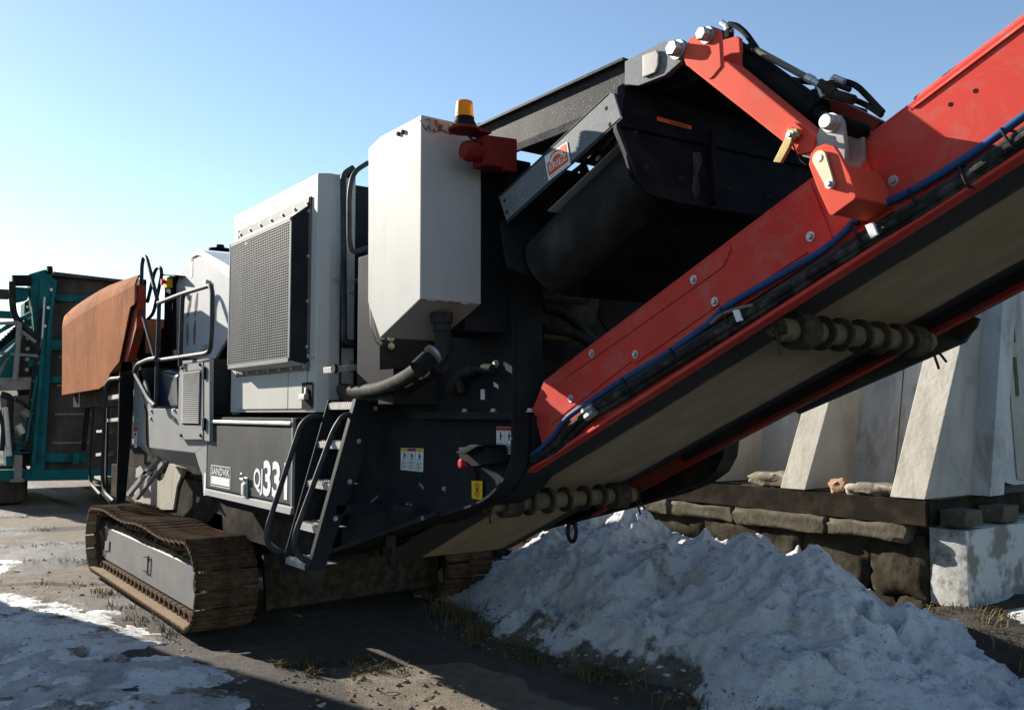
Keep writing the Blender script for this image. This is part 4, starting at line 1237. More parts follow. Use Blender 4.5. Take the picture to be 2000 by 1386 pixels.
# warning stickers: white cards with coloured heads, pictograms and lines of small print
def card(parent, pts, cols, depth_y, head):
    """pts: four corners (top-left, top-right, bottom-right, bottom-left) on the plate."""
    A = [Vector(p) for p in pts]
    st = P('warning_sticker', MB().prism(A, (0, -0.001, 0)), sticker_white, parent)
    def at_(u, v):
        t_ = A[0] + (A[1] - A[0]) * u
        bq = A[3] + (A[2] - A[3]) * u
        return t_ + (bq - t_) * v + Vector((0, -0.0012, 0))
    ink = MB()
    n = len(cols)
    for k, col in enumerate(cols):
        u0, u1 = (k + 0.03) / n, (k + 0.97) / n
        P('sticker_heading', MB().prism([at_(u0, 0.015), at_(u1, 0.015), at_(u1, 0.14), at_(u0, 0.14)], (0, -0.0008, 0)), col, parent)
        for r in range(6):
            v = 0.60 + r * 0.062
            ink.prism([at_(u0 + 0.03, v), at_(u1 - 0.05 - 0.06 * (r % 3 == 2), v), at_(u1 - 0.05 - 0.06 * (r % 3 == 2), v + 0.022), at_(u0 + 0.03, v + 0.022)], (0, -0.0006, 0))
        # standing figure with a bent arm
        um, w = (u0 + u1) / 2, (u1 - u0)
        ink.prism([at_(um + math.cos(a_ * math.pi / 4) * w * 0.09, 0.235 + math.sin(a_ * math.pi / 4) * 0.035) for a_ in range(8)], (0, -0.0006, 0))
        ink.prism([at_(um - w * 0.10, 0.28), at_(um + w * 0.10, 0.28), at_(um + w * 0.06, 0.42), at_(um - w * 0.08, 0.42)], (0, -0.0006, 0))
        ink.prism([at_(um - w * 0.08, 0.42), at_(um + w * 0.01, 0.42), at_(um - w * 0.16, 0.53), at_(um - w * 0.24, 0.53)], (0, -0.0006, 0))
        ink.prism([at_(um + w * 0.01, 0.42), at_(um + w * 0.08, 0.42), at_(um + w * 0.20, 0.52), at_(um + w * 0.12, 0.53)], (0, -0.0006, 0))
        ink.prism([at_(um + w * 0.10, 0.28), at_(um + w * 0.28, 0.36), at_(um + w * 0.24, 0.39), at_(um + w * 0.06, 0.33)], (0, -0.0006, 0))
        if k:
            ink.prism([at_(k / n - 0.004, 0.01), at_(k / n + 0.004, 0.01), at_(k / n + 0.004, 0.99), at_(k / n - 0.004, 0.99)], (0, -0.0006, 0))
    P('sticker_print', ink, sticker_ink, parent)


card(lowp, [(-4.89, 2.698, 1.441), (-4.616, 2.698, 1.445), (-4.621, 2.698, 1.309), (-4.888, 2.698, 1.308)], [sticker_yellow, sticker_red, sticker_yellow], 2.69, None)
card(lowp, [(-3.871, 2.698, 1.581), (-3.721, 2.698, 1.58), (-3.721, 2.698, 1.443), (-3.871, 2.698, 1.442)], [sticker_red, sticker_red], 2.69, None)
# emergency stop box with visor
b = MB().prism([(-4.023, 2.56, 1.471), (-3.863, 2.56, 1.491), (-3.771, 2.56, 1.483), (-3.739, 2.56, 1.401), (-3.901, 2.56, 1.373), (-4.013, 2.56, 1.402)], (0, 0.13, 0), 0.006)
es = P('stop_box', b, charcoal, lowp)
P('visor', MB().prism([(-3.958, 2.5, 1.448), (-3.819, 2.5, 1.493), (-3.745, 2.5, 1.49), (-3.876, 2.5, 1.443)], (0, 0.18, 0.0), 0.003), charcoal, es)
P('stop_button', MB().lathe((-3.949, 2.56, 1.391), Vector((-3.949, 2.56, 1.391)) + Vector((0, -1, 0)), [(0, 0.014), (0.02, 0.014), (0.021, 0.024), (0.034, 0.024), (0.04, 0.016)], 16), button_red, es)
P('stop_cable', MB().tube(fillet([(-4.059, 2.68, 1.364), (-4.044, 2.68, 1.329), (-4.034, 2.68, 1.303)], 0.02), 0.010, 8), rubber, es)
tagp = P('stop_sign', MB().prism([(-4.083, 2.685, 1.291), (-3.98, 2.685, 1.295), (-3.98, 2.685, 1.196), (-4.08, 2.685, 1.197)], (0, -0.002, 0)), sticker_yellow, lowp)
c = Vector((-4.027, 2.682, 1.246))
P('stop_sign_dot', MB().prism([c + Vector((math.cos(k * math.pi / 8) * 0.012, 0, math.sin(k * math.pi / 8) * 0.018)) for k in range(16)], (0, -0.001, 0)), button_red, lowp)
b = MB()
for k in range(9):
    a_ = rad(30 + k * 15)
    for sg in (1, -1):
        p_ = c + Vector((math.cos(a_) * 0.021, 0, sg * math.sin(a_) * 0.032))
        b.box(p_.x - 0.0022, p_.x + 0.0022, c.y - 0.001, c.y, p_.z - 0.004, p_.z + 0.004)
P('stop_sign_print', b, sticker_red, lowp)
b = MB().tube([(-5.21, 2.64, 1.069), (-5.072, 2.64, 1.14)], 0.004, 6)
P('pin', b, zinc, lowp)
P('hinge_bar', MB().box(-4.72, -4.50, 2.55, 2.60, 1.085, 1.125, 0.01), charcoal, lowp)
# lifting eyes under the frame
for p_ in ((-4.864, 2.62, 0.871), (-4.896, 4.05, 0.895)):
    p_ = Vector(p_)
    b = MB()
    ring = [p_ + Vector((0.045 * math.cos(k * math.pi / 10), 0, -0.06 + 0.07 * math.sin(k * math.pi / 10))) for k in range(21)]
    b.tube(ring, 0.014, 8, cap=False)
    b.box(p_.x - 0.045, p_.x + 0.045, p_.y - 0.012, p_.y + 0.012, p_.z - 0.015, p_.z + 0.06, 0.004)
    P('lifting_eye', b, dark_dirty, lowp)
# matching plate on the far side
far = [Vector(p) for p in [(-3.427, 4.05, 1.511), (-3.444, 4.05, 1.409), (-3.506, 4.05, 1.319), (-3.622, 4.05, 1.248), (-3.824, 4.05, 1.175), (-4.267, 4.05, 1.053), (-5.605, 4.05, 0.712)]]
b = MB().prism([(p.x, 4.05, p.z) for p in far] + [(-5.6, 4.05, 1.64), (-3.42, 4.05, 1.64)], (0, 0.02, 0))
for i in range(len(far) - 1):
    p, q = far[i], far[i + 1]
    b.prism([p + Vector((0, -0.10, 0)), q + Vector((0, -0.10, 0)), q + Vector((0.004, -0.10, 0.012)), p + Vector((-0.012, -0.10, 0.004))], (0, 0.10, 0))
P('far_plate', b, dark_dirty, frame, 45)

# ------------------------------------------------------------------ beacon and horn on their bracket
bk = MB().prism([(-3.45, 2.33, 2.951), (-3.45, 2.526, 2.965), (-3.45, 2.526, 2.817), (-3.45, 2.331, 2.805)], (-0.10, 0, 0), 0.008)
bk.prism([(-3.45, 2.442, 2.824), (-3.45, 2.526, 2.822), (-3.45, 2.517, 2.801), (-3.45, 2.445, 2.799)], (-0.02, 0, 0), 0.003)
beac = P('beacon_bracket', bk, dull_red)
p0 = Vector((-3.49, 2.248, 2.956))
P('beacon_plate', MB().lathe(p0, p0 + Vector((0, 0, 1)), [(0, 0.055), (0.004, 0.075), (0.014, 0.075), (0.018, 0.07)], 24).box(p0.x - 0.05, p0.x + 0.05, p0.y, p0.y + 0.12, p0.z + 0.001, p0.z + 0.013, 0.003), dull_red, beac)
p1 = p0 + Vector((0, 0, 0.018))
P('beacon_base', MB().lathe(p1, p1 + Vector((0, 0, 1)), [(0, 0.06), (0.02, 0.055), (0.035, 0.046), (0.05, 0.046)], 24), rubber, beac)
prof = [(0.05, 0.044)] + [(0.05 + 0.008 * k, 0.0445 - 0.0006 * k - (0.0022 if k % 2 else 0)) for k in range(1, 9)] + [(0.125, 0.036), (0.132, 0.020)]
P('beacon_lens', MB().lathe(p1, p1 + Vector((0, 0, 1)), prof, 28), amber, beac)
h0 = Vector((-3.48, 2.236, 2.867))
P('horn', MB().lathe(h0, h0 + Vector((0, 1, 0)), [(0, 0.03), (0.0, 0.040), (0.015, 0.046), (0.03, 0.05), (0.06, 0.046), (0.10, 0.036)], 20), dull_red, beac)
b = MB()
b.tube(fillet([p0 + Vector((0.0, 0.02, -0.01)), p0 + Vector((0.02, 0.05, -0.05)), p0 + Vector((0, 0.12, -0.04))], 0.03), 0.006, 8)
P('beacon_cable', b, rubber, beac)

# ------------------------------------------------------------------ rear ladder
LX0, LX1 = -5.30, -4.90
def lad(z):
    return 2.40 - (1.715 - z) * 0.285
b = MB()
st = [(LX1, lad(1.735) - 0.005, 1.735), (LX1, lad(1.735) + 0.13, 1.735), (LX1, lad(1.735) + 0.13, 1.60), (LX1, lad(0.76) + 0.085, 0.76), (LX1, lad(0.74) - 0.005, 0.76)]
b.prism(st, (-0.012, 0, 0), 0.002)
b.prism([(LX1 - 0.012, p[1], p[2]) for p in (st[0], (LX1, st[0][1] + 0.012, st[0][2]), (LX1, st[4][1] + 0.012, st[4][2]), st[4])], (-0.03, 0, 0))
ladr = P('ladder', b, charcoal)
P('stringer', MB().prism([(LX0, p[1], p[2]) for p in st], (0.012, 0, 0), 0.002), charcoal, ladr)
for z in (1.712, 1.476, 1.238, 0.992, 0.785):
    y = lad(z)
    b = MB().box(LX0 + 0.012, LX1 - 0.013, y, y + 0.16, z - 0.006, z, 0.001).box(LX0 + 0.012, LX1 - 0.013, y, y + 0.004, z - 0.038, z - 0.006)
    for k in range(12):
        for r in range(3):
            b.box(LX0 + 0.03 + k * 0.029, LX0 + 0.045 + k * 0.029, y + 0.008 + r * 0.045, y + 0.022 + r * 0.045, z, z + 0.008)
    P('tread', b, tread_steel, ladr)
b = MB().tube(fillet([(-4.93, 2.568, 1.569), (-4.93, 2.431, 1.634), (-4.93, 2.338, 1.646), (-4.93, 2.274, 1.557), (-4.93, 2.047, 0.974), (-4.93, 2.039, 0.889), (-4.93, 2.089, 0.821), (-4.93, 2.157, 0.797)], 0.07, 6), 0.0165, 12)
P('handrail', b, tube_dark, ladr)
b = MB().tube(fillet([(-5.34, 2.399, 1.624), (-5.34, 2.31, 1.637), (-5.34, 2.243, 1.583), (-5.34, 2.037, 0.962), (-5.34, 2.036, 0.871), (-5.34, 2.088, 0.814), (-5.34, 2.163, 0.805)], 0.07, 6), 0.0165, 12)
P('handrail', b, tube_dark, ladr)
P('foot_bracket', MB().prism([(-4.905, 2.097, 0.789), (-4.905, 2.146, 0.819), (-4.905, 2.234, 0.805), (-4.905, 2.211, 0.688), (-4.905, 2.143, 0.618), (-4.905, 2.105, 0.691)], (-0.012, 0, 0), 0.002), dark_dirty, ladr)
P('foot_bracket', MB().prism([(-5.295, 2.1, 0.791), (-5.295, 2.145, 0.806), (-5.295, 2.21, 0.781), (-5.295, 2.186, 0.649), (-5.295, 2.154, 0.603), (-5.295, 2.107, 0.712)], (-0.012, 0, 0), 0.002), dark_dirty, ladr)
bolts('ladder_bolt', ((-4.889, 2.416, 1.486), (-4.889, 2.36, 1.251), (-4.889, 2.525, 1.68), (-4.889, 2.272, 1.043)), (1, 0, 0), 0.010, zinc, ladr)
P('ladder_arm', MB().prism([(-4.912, 2.50, 1.60), (-4.912, 2.72, 1.60), (-4.912, 2.72, 1.70), (-4.912, 2.50, 1.73)], (-0.04, 0, 0), 0.003), charcoal, ladr)
P('ladder_arm', MB().box(-4.94, -4.90, 2.28, 2.62, 1.06, 1.12, 0.004), charcoal, ladr)

# ------------------------------------------------------------------ discharge conveyor (rises 23.5 degrees towards +X)
TH = rad(23.5)


def cv(u, y, w):
    return Vector((u * math.cos(TH) - w * math.sin(TH), y, u * math.sin(TH) + w * math.cos(TH)))


def cvbox(mb, u0, u1, y0, y1, w0, w1, bev=0.0):
    return mb.prism([cv(u0, y0, w0), cv(u1, y0, w0), cv(u1, y0, w1), cv(u0, y0, w1)], (0, y1 - y0, 0), bev)


U0, U1 = -2.62, 3.2
NY, FY = 2.75, 3.87
b = MB()
# near side: web, bottom flange turned outwards, folded top
b.prism([cv(-2.66, NY, 2.72), cv(U1, NY, 2.70), cv(U1, NY, 3.07), cv(-2.52, NY, 3.07), cv(-2.66, NY, 2.98)], (0, 0.008, 0))
b.prism([cv(-2.80, NY, 2.692), cv(U1, NY, 2.692), cv(U1, NY - 0.030, 2.70), cv(U1, NY - 0.030, 2.716), cv(-2.80, NY - 0.030, 2.716), cv(-2.80, NY - 0.030, 2.70)][0:2] + [cv(U1, NY, 2.722), cv(-2.80, NY, 2.722)], (0, 0.012, 0))
b.prism([cv(-2.80, NY - 0.026, 2.694), cv(-2.80, NY + 0.03, 2.692), cv(-2.80, NY + 0.03, 2.70), cv(-2.80, NY, 2.728), cv(-2.80, NY - 0.026, 2.708)], cv(U1, 0, 0) - cv(-2.80, 0, 0), 0.003)
conv = P('discharge_conveyor', b, red)
b = MB()
b.prism([cv(-2.45, NY - 0.001, 3.062), cv(-2.45, NY + 0.035, 3.092), cv(-2.45, NY + 0.035, 3.080), cv(-2.45, NY + 0.010, 3.058)], cv(-0.42, 0, 0) - cv(-2.45, 0, 0))
b.prism([cv(-0.39, NY - 0.012, 3.045), cv(-0.39, NY + 0.035, 3.10), cv(-0.39, NY + 0.035, 3.088), cv(-0.39, NY - 0.002, 3.040)], cv(U1, 0, 0) - cv(-0.39, 0, 0))
P('top_fold', b, red, conv)
# cover plates, each 4 mm proud with open seams between them
def plate(name, pts, y=NY - 0.0055, t=0.0045, m=red):
    return P(name, MB().prism([cv(u, y, w) for u, w in pts], (0, t, 0), 0.0012, ), m, conv)
plate('cover_plate', [(-2.36, 3.008), (-1.30, 2.990), (-1.235, 3.03), (-1.235, 3.055), (-2.45, 3.06)])
plate('cover_plate', [(-2.58, 2.93), (-2.38, 3.000), (-1.28, 2.983), (-1.226, 3.025), (-1.226, 3.055), (-0.82, 3.055), (-0.83, 2.815), (-0.93, 2.806), (-0.935, 2.835), (-1.36, 2.842), (-1.375, 2.865), (-1.90, 2.86), (-1.92, 2.88), (-2.35, 2.86), (-2.55, 2.85)])
plate('cover_plate', [(-0.815, 3.055), (-0.40, 3.055), (-0.40, 3.04), (0.9, 3.04), (0.9, 2.748), (-0.585, 2.738), (-0.60, 2.80), (-0.815, 2.815)])
P('cover_plate', MB().prism([cv(0.903, NY - 0.0055, 3.04), cv(U1, NY - 0.0055, 3.04), cv(U1, NY - 0.0055, 2.75), cv(0.903, NY - 0.0055, 2.75)], (0, 0.0045, 0)), red, conv)
plate('lower_cover', [(-2.56, 2.735), (0.9, 2.735), (0.9, 2.741), (-0.58, 2.731), (-0.60, 2.79), (-0.815, 2.806), (-0.835, 2.800), (-0.94, 2.799), (-0.945, 2.828), (-1.355, 2.834), (-1.37, 2.857), (-1.895, 2.852), (-1.915, 2.872), (-2.35, 2.852), (-2.56, 2.842)], NY - 0.0045, 0.0035)
# far side
b = MB()
b.prism([cv(-3.6, FY, 2.703), cv(U1, FY, 2.703), cv(U1, FY, 3.09), cv(-3.6, FY, 3.09)], (0, 0.008, 0))
b.prism([cv(-3.7, FY - 0.01, 2.69), cv(U1, FY - 0.01, 2.69), cv(U1, FY - 0.01, 2.702), cv(-3.7, FY - 0.01, 2.702)], (0, 0.05, 0))
P('far_side', b, dirty_red, conv)
# belts
P('return_belt', MB().prism([cv(-4.6, 2.79, 2.755), cv(U1, 2.79, 2.755), cv(U1, 2.79, 2.768), cv(-4.6, 2.79, 2.768)], (0, 1.05, 0)), belt_dusty, conv)
P('carrying_belt', MB().prism([cv(-4.6, 2.80, 3.0), cv(U1, 2.80, 3.0), cv(U1, 2.80, 3.012), cv(-4.6, 2.80, 3.012)], (0, 1.04, 0)), belt_rubber, conv)
P('skirt_rubber', cvbox(cvbox(MB(), -2.8, U1, 2.765, 2.785, 2.712, 2.78), -2.8, U1, 3.845, 3.862, 2.715, 2.9), belt_rubber, conv)
# return rollers with rubber discs
def roller(u, w, y0, y1, tuft):
    a = cv(u, y0, w)
    L = y1 - y0
    sh = P('return_roller', MB().cyl(a, cv(u, y1, w), 0.046, n=18), roller_core, conv)
    ends = [0.10, 0.115, 0.13, 0.145]
    n = 7
    for k in range(n):
        t = 0.13 + (L - 0.26) * k / (n - 1)
        wide = 0.055 if k in (0, n - 1) else 0.012
        R = 0.074 * random.uniform(0.93, 1.04)
        t += random.uniform(-0.006, 0.006)
        P('roller_disc', MB().lathe(a, cv(u, y1, w), [(t - wide, 0.036), (t - wide, R - 0.012), (t - wide + 0.004, R), (t + wide - 0.004, R), (t + wide, R - 0.010), (t + wide, 0.036)], 28), roller_dirt, sh)
    for yy in (y0 - 0.012, y1 + 0.012):
        bb = MB().box(0, 0.001, 0, 0.001, 0, 0.001)
        for k in range(5):
            v = bmesh.ops.create_icosphere(bb.bm, subdivisions=2, radius=random.uniform(0.012, 0.028))['verts']
            o_ = cv(u + random.uniform(-.03, .03), yy + random.uniform(-.01, .01), w + random.uniform(-.03, .03))
            for q in v:
                q.co = o_ + q.co * random.uniform(0.7, 1.25)
        bmesh.ops.delete(bb.bm, geom=[v for v in bb.bm.verts if v.co.length < 0.1], context='VERTS')
        P('mud_clot', bb, roller_dirt, sh, 60)
    for (yy, dx, dz) in ((y0 - 0.015, 0.01, -0.10), (y1 + 0.02, 0.03, -0.12), (y1 + 0.03, 0.06, -0.09)):
        c0 = cv(u, yy, w)
        P('hanger_rod', MB().tube([c0, c0 + Vector((dx, 0.015, dz))], 0.006, 6), roller_dirt, sh)
    return sh


roller(-1.215, 2.672, 2.82, 3.86, True)
roller(-3.225, 2.672, 2.76, 3.80, True)
for u in (1.0, 2.6):
    roller(u, 2.672, 2.82, 3.86, False)
# guard plate outside the far edge
b = MB()
b.prism([(-3.168, 4, 1.78), (-2.98, 4, 1.647), (-2.091, 4, 1.967), (-2.035, 4, 2.05), (-2.137, 4, 2.128)], (0, 0.03, 0), 0.003)
P('far_guard', b, guard_dark, conv)
P('far_bracket', MB().prism([(-2.157, 3.985, 2.001), (-2.083, 3.985, 2.099), (-2.011, 3.985, 2.065), (-2.028, 3.985, 2.026), (-2.082, 3.985, 1.979)], (0, 0.02, 0), 0.003), dark_dirty, conv)
# bolts in the near panel
bm_b = MB().hexbolt((0, 0, 0), (0, -1, 0), 0.0115, washer=1.6)
bolt_mesh = bm_b.mesh('bolt', zinc)
for p_ in ((-3.167, 2.744, 1.926), (-2.879, 2.744, 1.906), (-3.321, 2.744, 1.72), (-2.534, 2.744, 2.192), (-2.424, 2.744, 2.091), (-1.974, 2.744, 2.28), (-1.65, 2.744, 2.414)):
    inst(bolt_mesh, 'bolt', conv, Matrix.Translation(p_) @ Matrix.Rotation(random.uniform(0, 1), 4, 'Y'))
for p_ in ((-1.373, 2.744, 2.635), (-1.452, 2.744, 2.615)):
    P('hole', MB().cyl(p_, Vector(p_) + Vector((0, -0.0006, 0)), 0.0075, n=14), opening_shade, conv)

# pipes along the conveyor
blue = fillet([(-3.636, 2.722, 1.431), (-3.544, 2.722, 1.467), (-3.415, 2.722, 1.544), (-3.337, 2.722, 1.623), (-3.202, 2.722, 1.685), (-2.958, 2.722, 1.789), (-2.676, 2.722, 1.894), (-2.436, 2.722, 2.003), (-2.391, 2.722, 2.04), (-2.323, 2.722, 2.074), (-2.101, 2.722, 2.15), (-1.904, 2.722, 2.219), (-1.811, 2.722, 2.276), (-1.785, 2.722, 2.3), (-1.723, 2.722, 2.327), (-1.559, 2.722, 2.364), (-1.376, 2.722, 2.437), (-1.283, 2.722, 2.483), (-1.202, 2.722, 2.524)], 0.08, 4)
P('blue_pipe', MB().tube(blue, 0.0135, 12), blue_pipe, conv)
sl1 = fillet([(-3.618, 2.724, 1.419), (-3.454, 2.724, 1.475), (-3.336, 2.724, 1.558), (-3.205, 2.724, 1.652), (-2.994, 2.724, 1.745), (-2.678, 2.724, 1.873), (-2.399, 2.724, 1.984), (-2.15, 2.724, 2.083), (-1.927, 2.724, 2.176), (-1.764, 2.724, 2.248), (-1.544, 2.724, 2.323), (-1.378, 2.724, 2.397), (-1.205, 2.724, 2.481)], 0.08, 4)
sl2 = fillet([(-3.589, 2.718, 1.415), (-3.406, 2.718, 1.491), (-3.272, 2.718, 1.6), (-3.162, 2.718, 1.657), (-2.988, 2.718, 1.72), (-2.673, 2.718, 1.849), (-2.394, 2.718, 1.961), (-2.146, 2.718, 2.063), (-1.923, 2.718, 2.157), (-1.723, 2.718, 2.237), (-1.541, 2.718, 2.302), (-1.376, 2.718, 2.376), (-1.203, 2.718, 2.459)], 0.08, 4)
P('sleeved_hose', MB().tube(sl1, 0.0125, 10), hose_grey, conv)
P('sleeved_hose', MB().tube(sl2, 0.0165, 10), sleeve, conv)
sl3 = fillet([(-3.584, 2.73, 1.41), (-3.402, 2.73, 1.471), (-3.231, 2.73, 1.59), (-3.122, 2.73, 1.647), (-2.968, 2.73, 1.702), (-2.685, 2.73, 1.822), (-2.405, 2.73, 1.937), (-2.156, 2.73, 2.042), (-1.932, 2.73, 2.137), (-1.731, 2.73, 2.217), (-1.549, 2.73, 2.285), (-1.383, 2.73, 2.361), (-1.209, 2.73, 2.441)], 0.08, 4)
P('sleeved_hose', MB().tube(sl3, 0.0140, 10), sleeve, conv)
P('side_hose', MB().tube(fillet([(-2.413, 2.705, 2), (-2.368, 2.705, 2.029), (-2.299, 2.705, 2.046), (-2.206, 2.705, 2.053)], 0.04), 0.007, 8), pipe_tan, conv)
P('side_hose', MB().tube(fillet([(-3.219, 2.705, 1.631), (-3.146, 2.705, 1.675), (-3.055, 2.705, 1.707)], 0.04), 0.010, 8), hose_grey, conv)
P('hose_coupling', MB().cyl((-3.177, 2.7, 1.654), (-3.112, 2.7, 1.682), 0.016, n=10).cyl((-3.155, 2.7, 1.631), (-3.098, 2.7, 1.657), 0.018, n=10), galv, conv)
for A, B in (((-2.928, 2.7, 1.804), (-2.877, 2.7, 1.736)), ((-2.636, 2.7, 1.917), (-2.591, 2.7, 1.868)), ((-2.363, 2.7, 2.056), (-2.321, 2.7, 1.993)), ((-1.782, 2.7, 2.29), (-1.749, 2.7, 2.225)),
             ((-1.577, 2.7, 2.364), (-1.545, 2.7, 2.305)), ((-1.284, 2.7, 2.488), (-1.249, 2.7, 2.419)), ((-1.413, 2.7, 2.407), (-1.386, 2.7, 2.338))):
    A, B = Vector(A), Vector(B)
    P('cable_tie', MB().tube(fillet([A + Vector((0, 0.045, 0.002)), A + Vector((0, 0.004, 0)), B + Vector((0, 0.0, 0)), B + Vector((0, 0.045, 0))], 0.012, 3), 0.0050, 6), rubber, conv)
for p_ in ([(-1.728, 2.695, 2.273), (-1.699, 2.695, 2.279), (-1.682, 2.695, 2.235), (-1.708, 2.695, 2.225)], [(-2.296, 2.695, 2.041), (-2.268, 2.695, 2.043), (-2.25, 2.695, 2), (-2.277, 2.695, 1.995)]):
    P('white_clip', MB().prism(p_, (0, 0.012, 0), 0.002), sticker_white, conv)

# ------------------------------------------------------------------ overhead beam and its end bracket
b = MB()
# an I-section along X: web, bottom flange turned outwards, top flange
BY_ = 2.62
b.box(-3.98, -2.78, BY_, BY_ + 0.012, 2.99, 3.15).box(-3.98, -2.78, BY_ - 0.03, BY_ + 0.06, 3.150, 3.162)
b.prism([(-3.98, BY_ - 0.07, 2.92), (-3.98, BY_ - 0.06, 2.915), (-3.98, BY_ + 0.012, 2.985), (-3.98, BY_, 2.992)], (1.20, 0, 0))
ob = P('overhead_beam', b, beam_paint)
P('top_cover', MB().box(-3.98, -2.5, BY_ + 0.065, 3.95, 3.10, 3.13, 0.004).box(-3.98, -2.6, 3.90, 3.95, 2.9, 3.10), black_paint, ob)
P('beam_hanger', MB().prism([(-3.942, 2.64, 3.027), (-3.654, 2.64, 2.933), (-3.641, 2.64, 2.487), (-3.654, 2.64, 2.437), (-3.812, 2.64, 2.459)], (0, 0.12, 0), 0.004), charcoal, ob)
brk = [(-2.773, 2.595, 3.143), (-2.541, 2.595, 3.153), (-2.448, 2.595, 3.128), (-2.421, 2.595, 3.096), (-2.416, 2.595, 3.063), (-2.436, 2.595, 3.043), (-2.54, 2.595, 3.009), (-2.694, 2.595, 3.013), (-2.774, 2.595, 3.043)]
br = P('end_bracket', MB().prism(brk, (0, 0.03, 0), 0.004), bar_grey)
P('end_bracket_back', MB().prism([Vector(p) + Vector((0, 0.16, 0)) for p in brk], (0, 0.03, 0), 0.004), charcoal, br)
P('spacer_plate', MB().prism([(-2.654, 2.582, 3.13), (-2.571, 2.582, 3.124), (-2.56, 2.582, 3.101), (-2.564, 2.582, 3.056), (-2.581, 2.582, 3.032), (-2.656, 2.582, 3.033)], (0, 0.012, 0), 0.006), bracket_grey, br)
P('pin_bolt', MB().hexbolt((-2.454, 2.586, 3.084), (0, -1, 0), 0.032, 0.035, 1.2), zinc, br)
# far arm of the same frame
P('far_beam', MB().box(-3.9, -3.05, 3.92, 4.02, 2.92, 3.16, 0.01), charcoal, ob)

# ------------------------------------------------------------------ red lifting link and its ram
ear = [(-2.406, 2.585, 3.089), (-2.398, 2.585, 3.11), (-2.345, 2.585, 3.112), (-2.26, 2.585, 3.103), (-2.245, 2.585, 3.09), (-2.238, 2.585, 2.949), (-2.284, 2.585, 2.92), (-2.299, 2.585, 2.919), (-2.413, 2.585, 3.009), (-2.429, 2.585, 3.047)]
lk = P('lifting_link', MB().prism(ear, (0, 0.022, 0), 0.003), red_link)
bar = [(-2.39, 2.59, 3.06), (-2.212, 2.59, 2.962), (-1.837, 2.59, 2.59), (-1.851, 2.59, 2.533), (-1.904, 2.59, 2.535), (-2.405, 2.59, 2.999)]
P('link_beam', MB().prism(bar, (0, 0.10, 0), 0.008), red_link, lk)
P('ear_plate', MB().prism([Vector(p) + Vector((0, 0.115, 0)) for p in ear], (0, 0.022, 0), 0.003), red_link, lk)
P('pin_bolt', MB().hexbolt((-2.298, 2.582, 3.088), (0, -1, 0), 0.027, 0.035, 1.2), galv, lk)
P('handle_boss', MB().lathe((-1.926, 2.588, 2.612), Vector((-1.926, 2.588, 2.612)) + Vector((0, -1, 0)), [(0, 0.030), (0.012, 0.030), (0.013, 0.02), (0.02, 0.02)], 20).prism([(-1.909, 2.575, 2.648), (-1.879, 2.575, 2.616), (-1.887, 2.575, 2.6), (-1.914, 2.575, 2.635)], (0, 0.014, 0), 0.001), red_link, lk)
P('locking_lever', MB().prism([(-1.927, 2.562, 2.626), (-1.89, 2.562, 2.619), (-1.886, 2.562, 2.59), (-1.911, 2.562, 2.582), (-1.924, 2.562, 2.56), (-1.96, 2.562, 2.515), (-1.99, 2.562, 2.525), (-1.941, 2.562, 2.593)], (0, 0.016, 0), 0.002), brass, lk)
P('lever_bolt', MB().hexbolt((-1.914, 2.56, 2.6), (0, -1, 0), 0.010, 0.012), zinc, lk)
P('safety_chain', MB().tube(fillet([(-1.921, 2.58, 2.577), (-1.905, 2.58, 2.537), (-1.893, 2.58, 2.513), (-1.867, 2.58, 2.49)], 0.02), 0.003, 6), dark_dirty, lk)
# square sliding tube below the link
P('inner_tube', MB().prism([(-1.86, 2.605, 2.599), (-1.832, 2.605, 2.591), (-1.821, 2.605, 2.522), (-1.854, 2.605, 2.509), (-1.903, 2.605, 2.532)], (0, 0.07, 0), 0.004), bracket_grey, lk)

c0, c1 = Vector((-2.336, 2.76, 3.087)), Vector((-1.945, 2.76, 2.723))
ax = (c1 - c0).normalized()
L = (c1 - c0).length
ram = P('hydraulic_ram', MB().lathe(c0, c1, [(-0.10, 0.030), (-0.07, 0.042), (0, 0.050), (L - 0.06, 0.050), (L - 0.058, 0.055), (L, 0.055), (L + 0.002, 0.034), (L + 0.02, 0.034)], 28), black_paint)
P('ram_rod', MB().cyl(c1, c1 + ax * 0.12, 0.026, n=16), rubber, ram)
P('ram_eye', MB().cyl(c0 - ax * 0.10 + Vector((0, -0.05, 0)), c0 - ax * 0.10 + Vector((0, 0.05, 0)), 0.04, n=16), black_paint, ram)
b = MB().tube(fillet([(-2.396, 2.74, 3.182), (-2.359, 2.74, 3.165), (-2.338, 2.74, 3.137), (-2.308, 2.74, 3.114)], 0.02), 0.008, 8)
P('port_block', MB().box(*[v for pair in zip([Vector((-2.319, 2.73, 3.14)).x - 0.012, 2.715, Vector((-2.319, 2.73, 3.14)).z - 0.02], [Vector((-2.319, 2.73, 3.14)).x + 0.014, 2.745, Vector((-2.319, 2.73, 3.14)).z + 0.018]) for v in pair], 0.004), black_paint, ram)
P('hose_fitting', MB().cyl((-2.357, 2.73, 3.199), (-2.319, 2.73, 3.165), 0.011, n=8).cyl((-2.329, 2.73, 3.172), (-2.309, 2.73, 3.136), 0.014, n=8), zinc, ram)
P('ram_hose', MB().tube(fillet([(-2.319, 2.73, 3.177), (-2.283, 2.73, 3.16), (-2.239, 2.73, 3.116), (-2.205, 2.73, 3.064), (-2.186, 2.73, 3.034)], 0.05, 5), 0.012, 10), rubber, ram)
P('hose_clip', MB().cyl((-2.225, 2.73, 3.055), (-2.196, 2.73, 3.029), 0.017, n=10), rubber, ram)
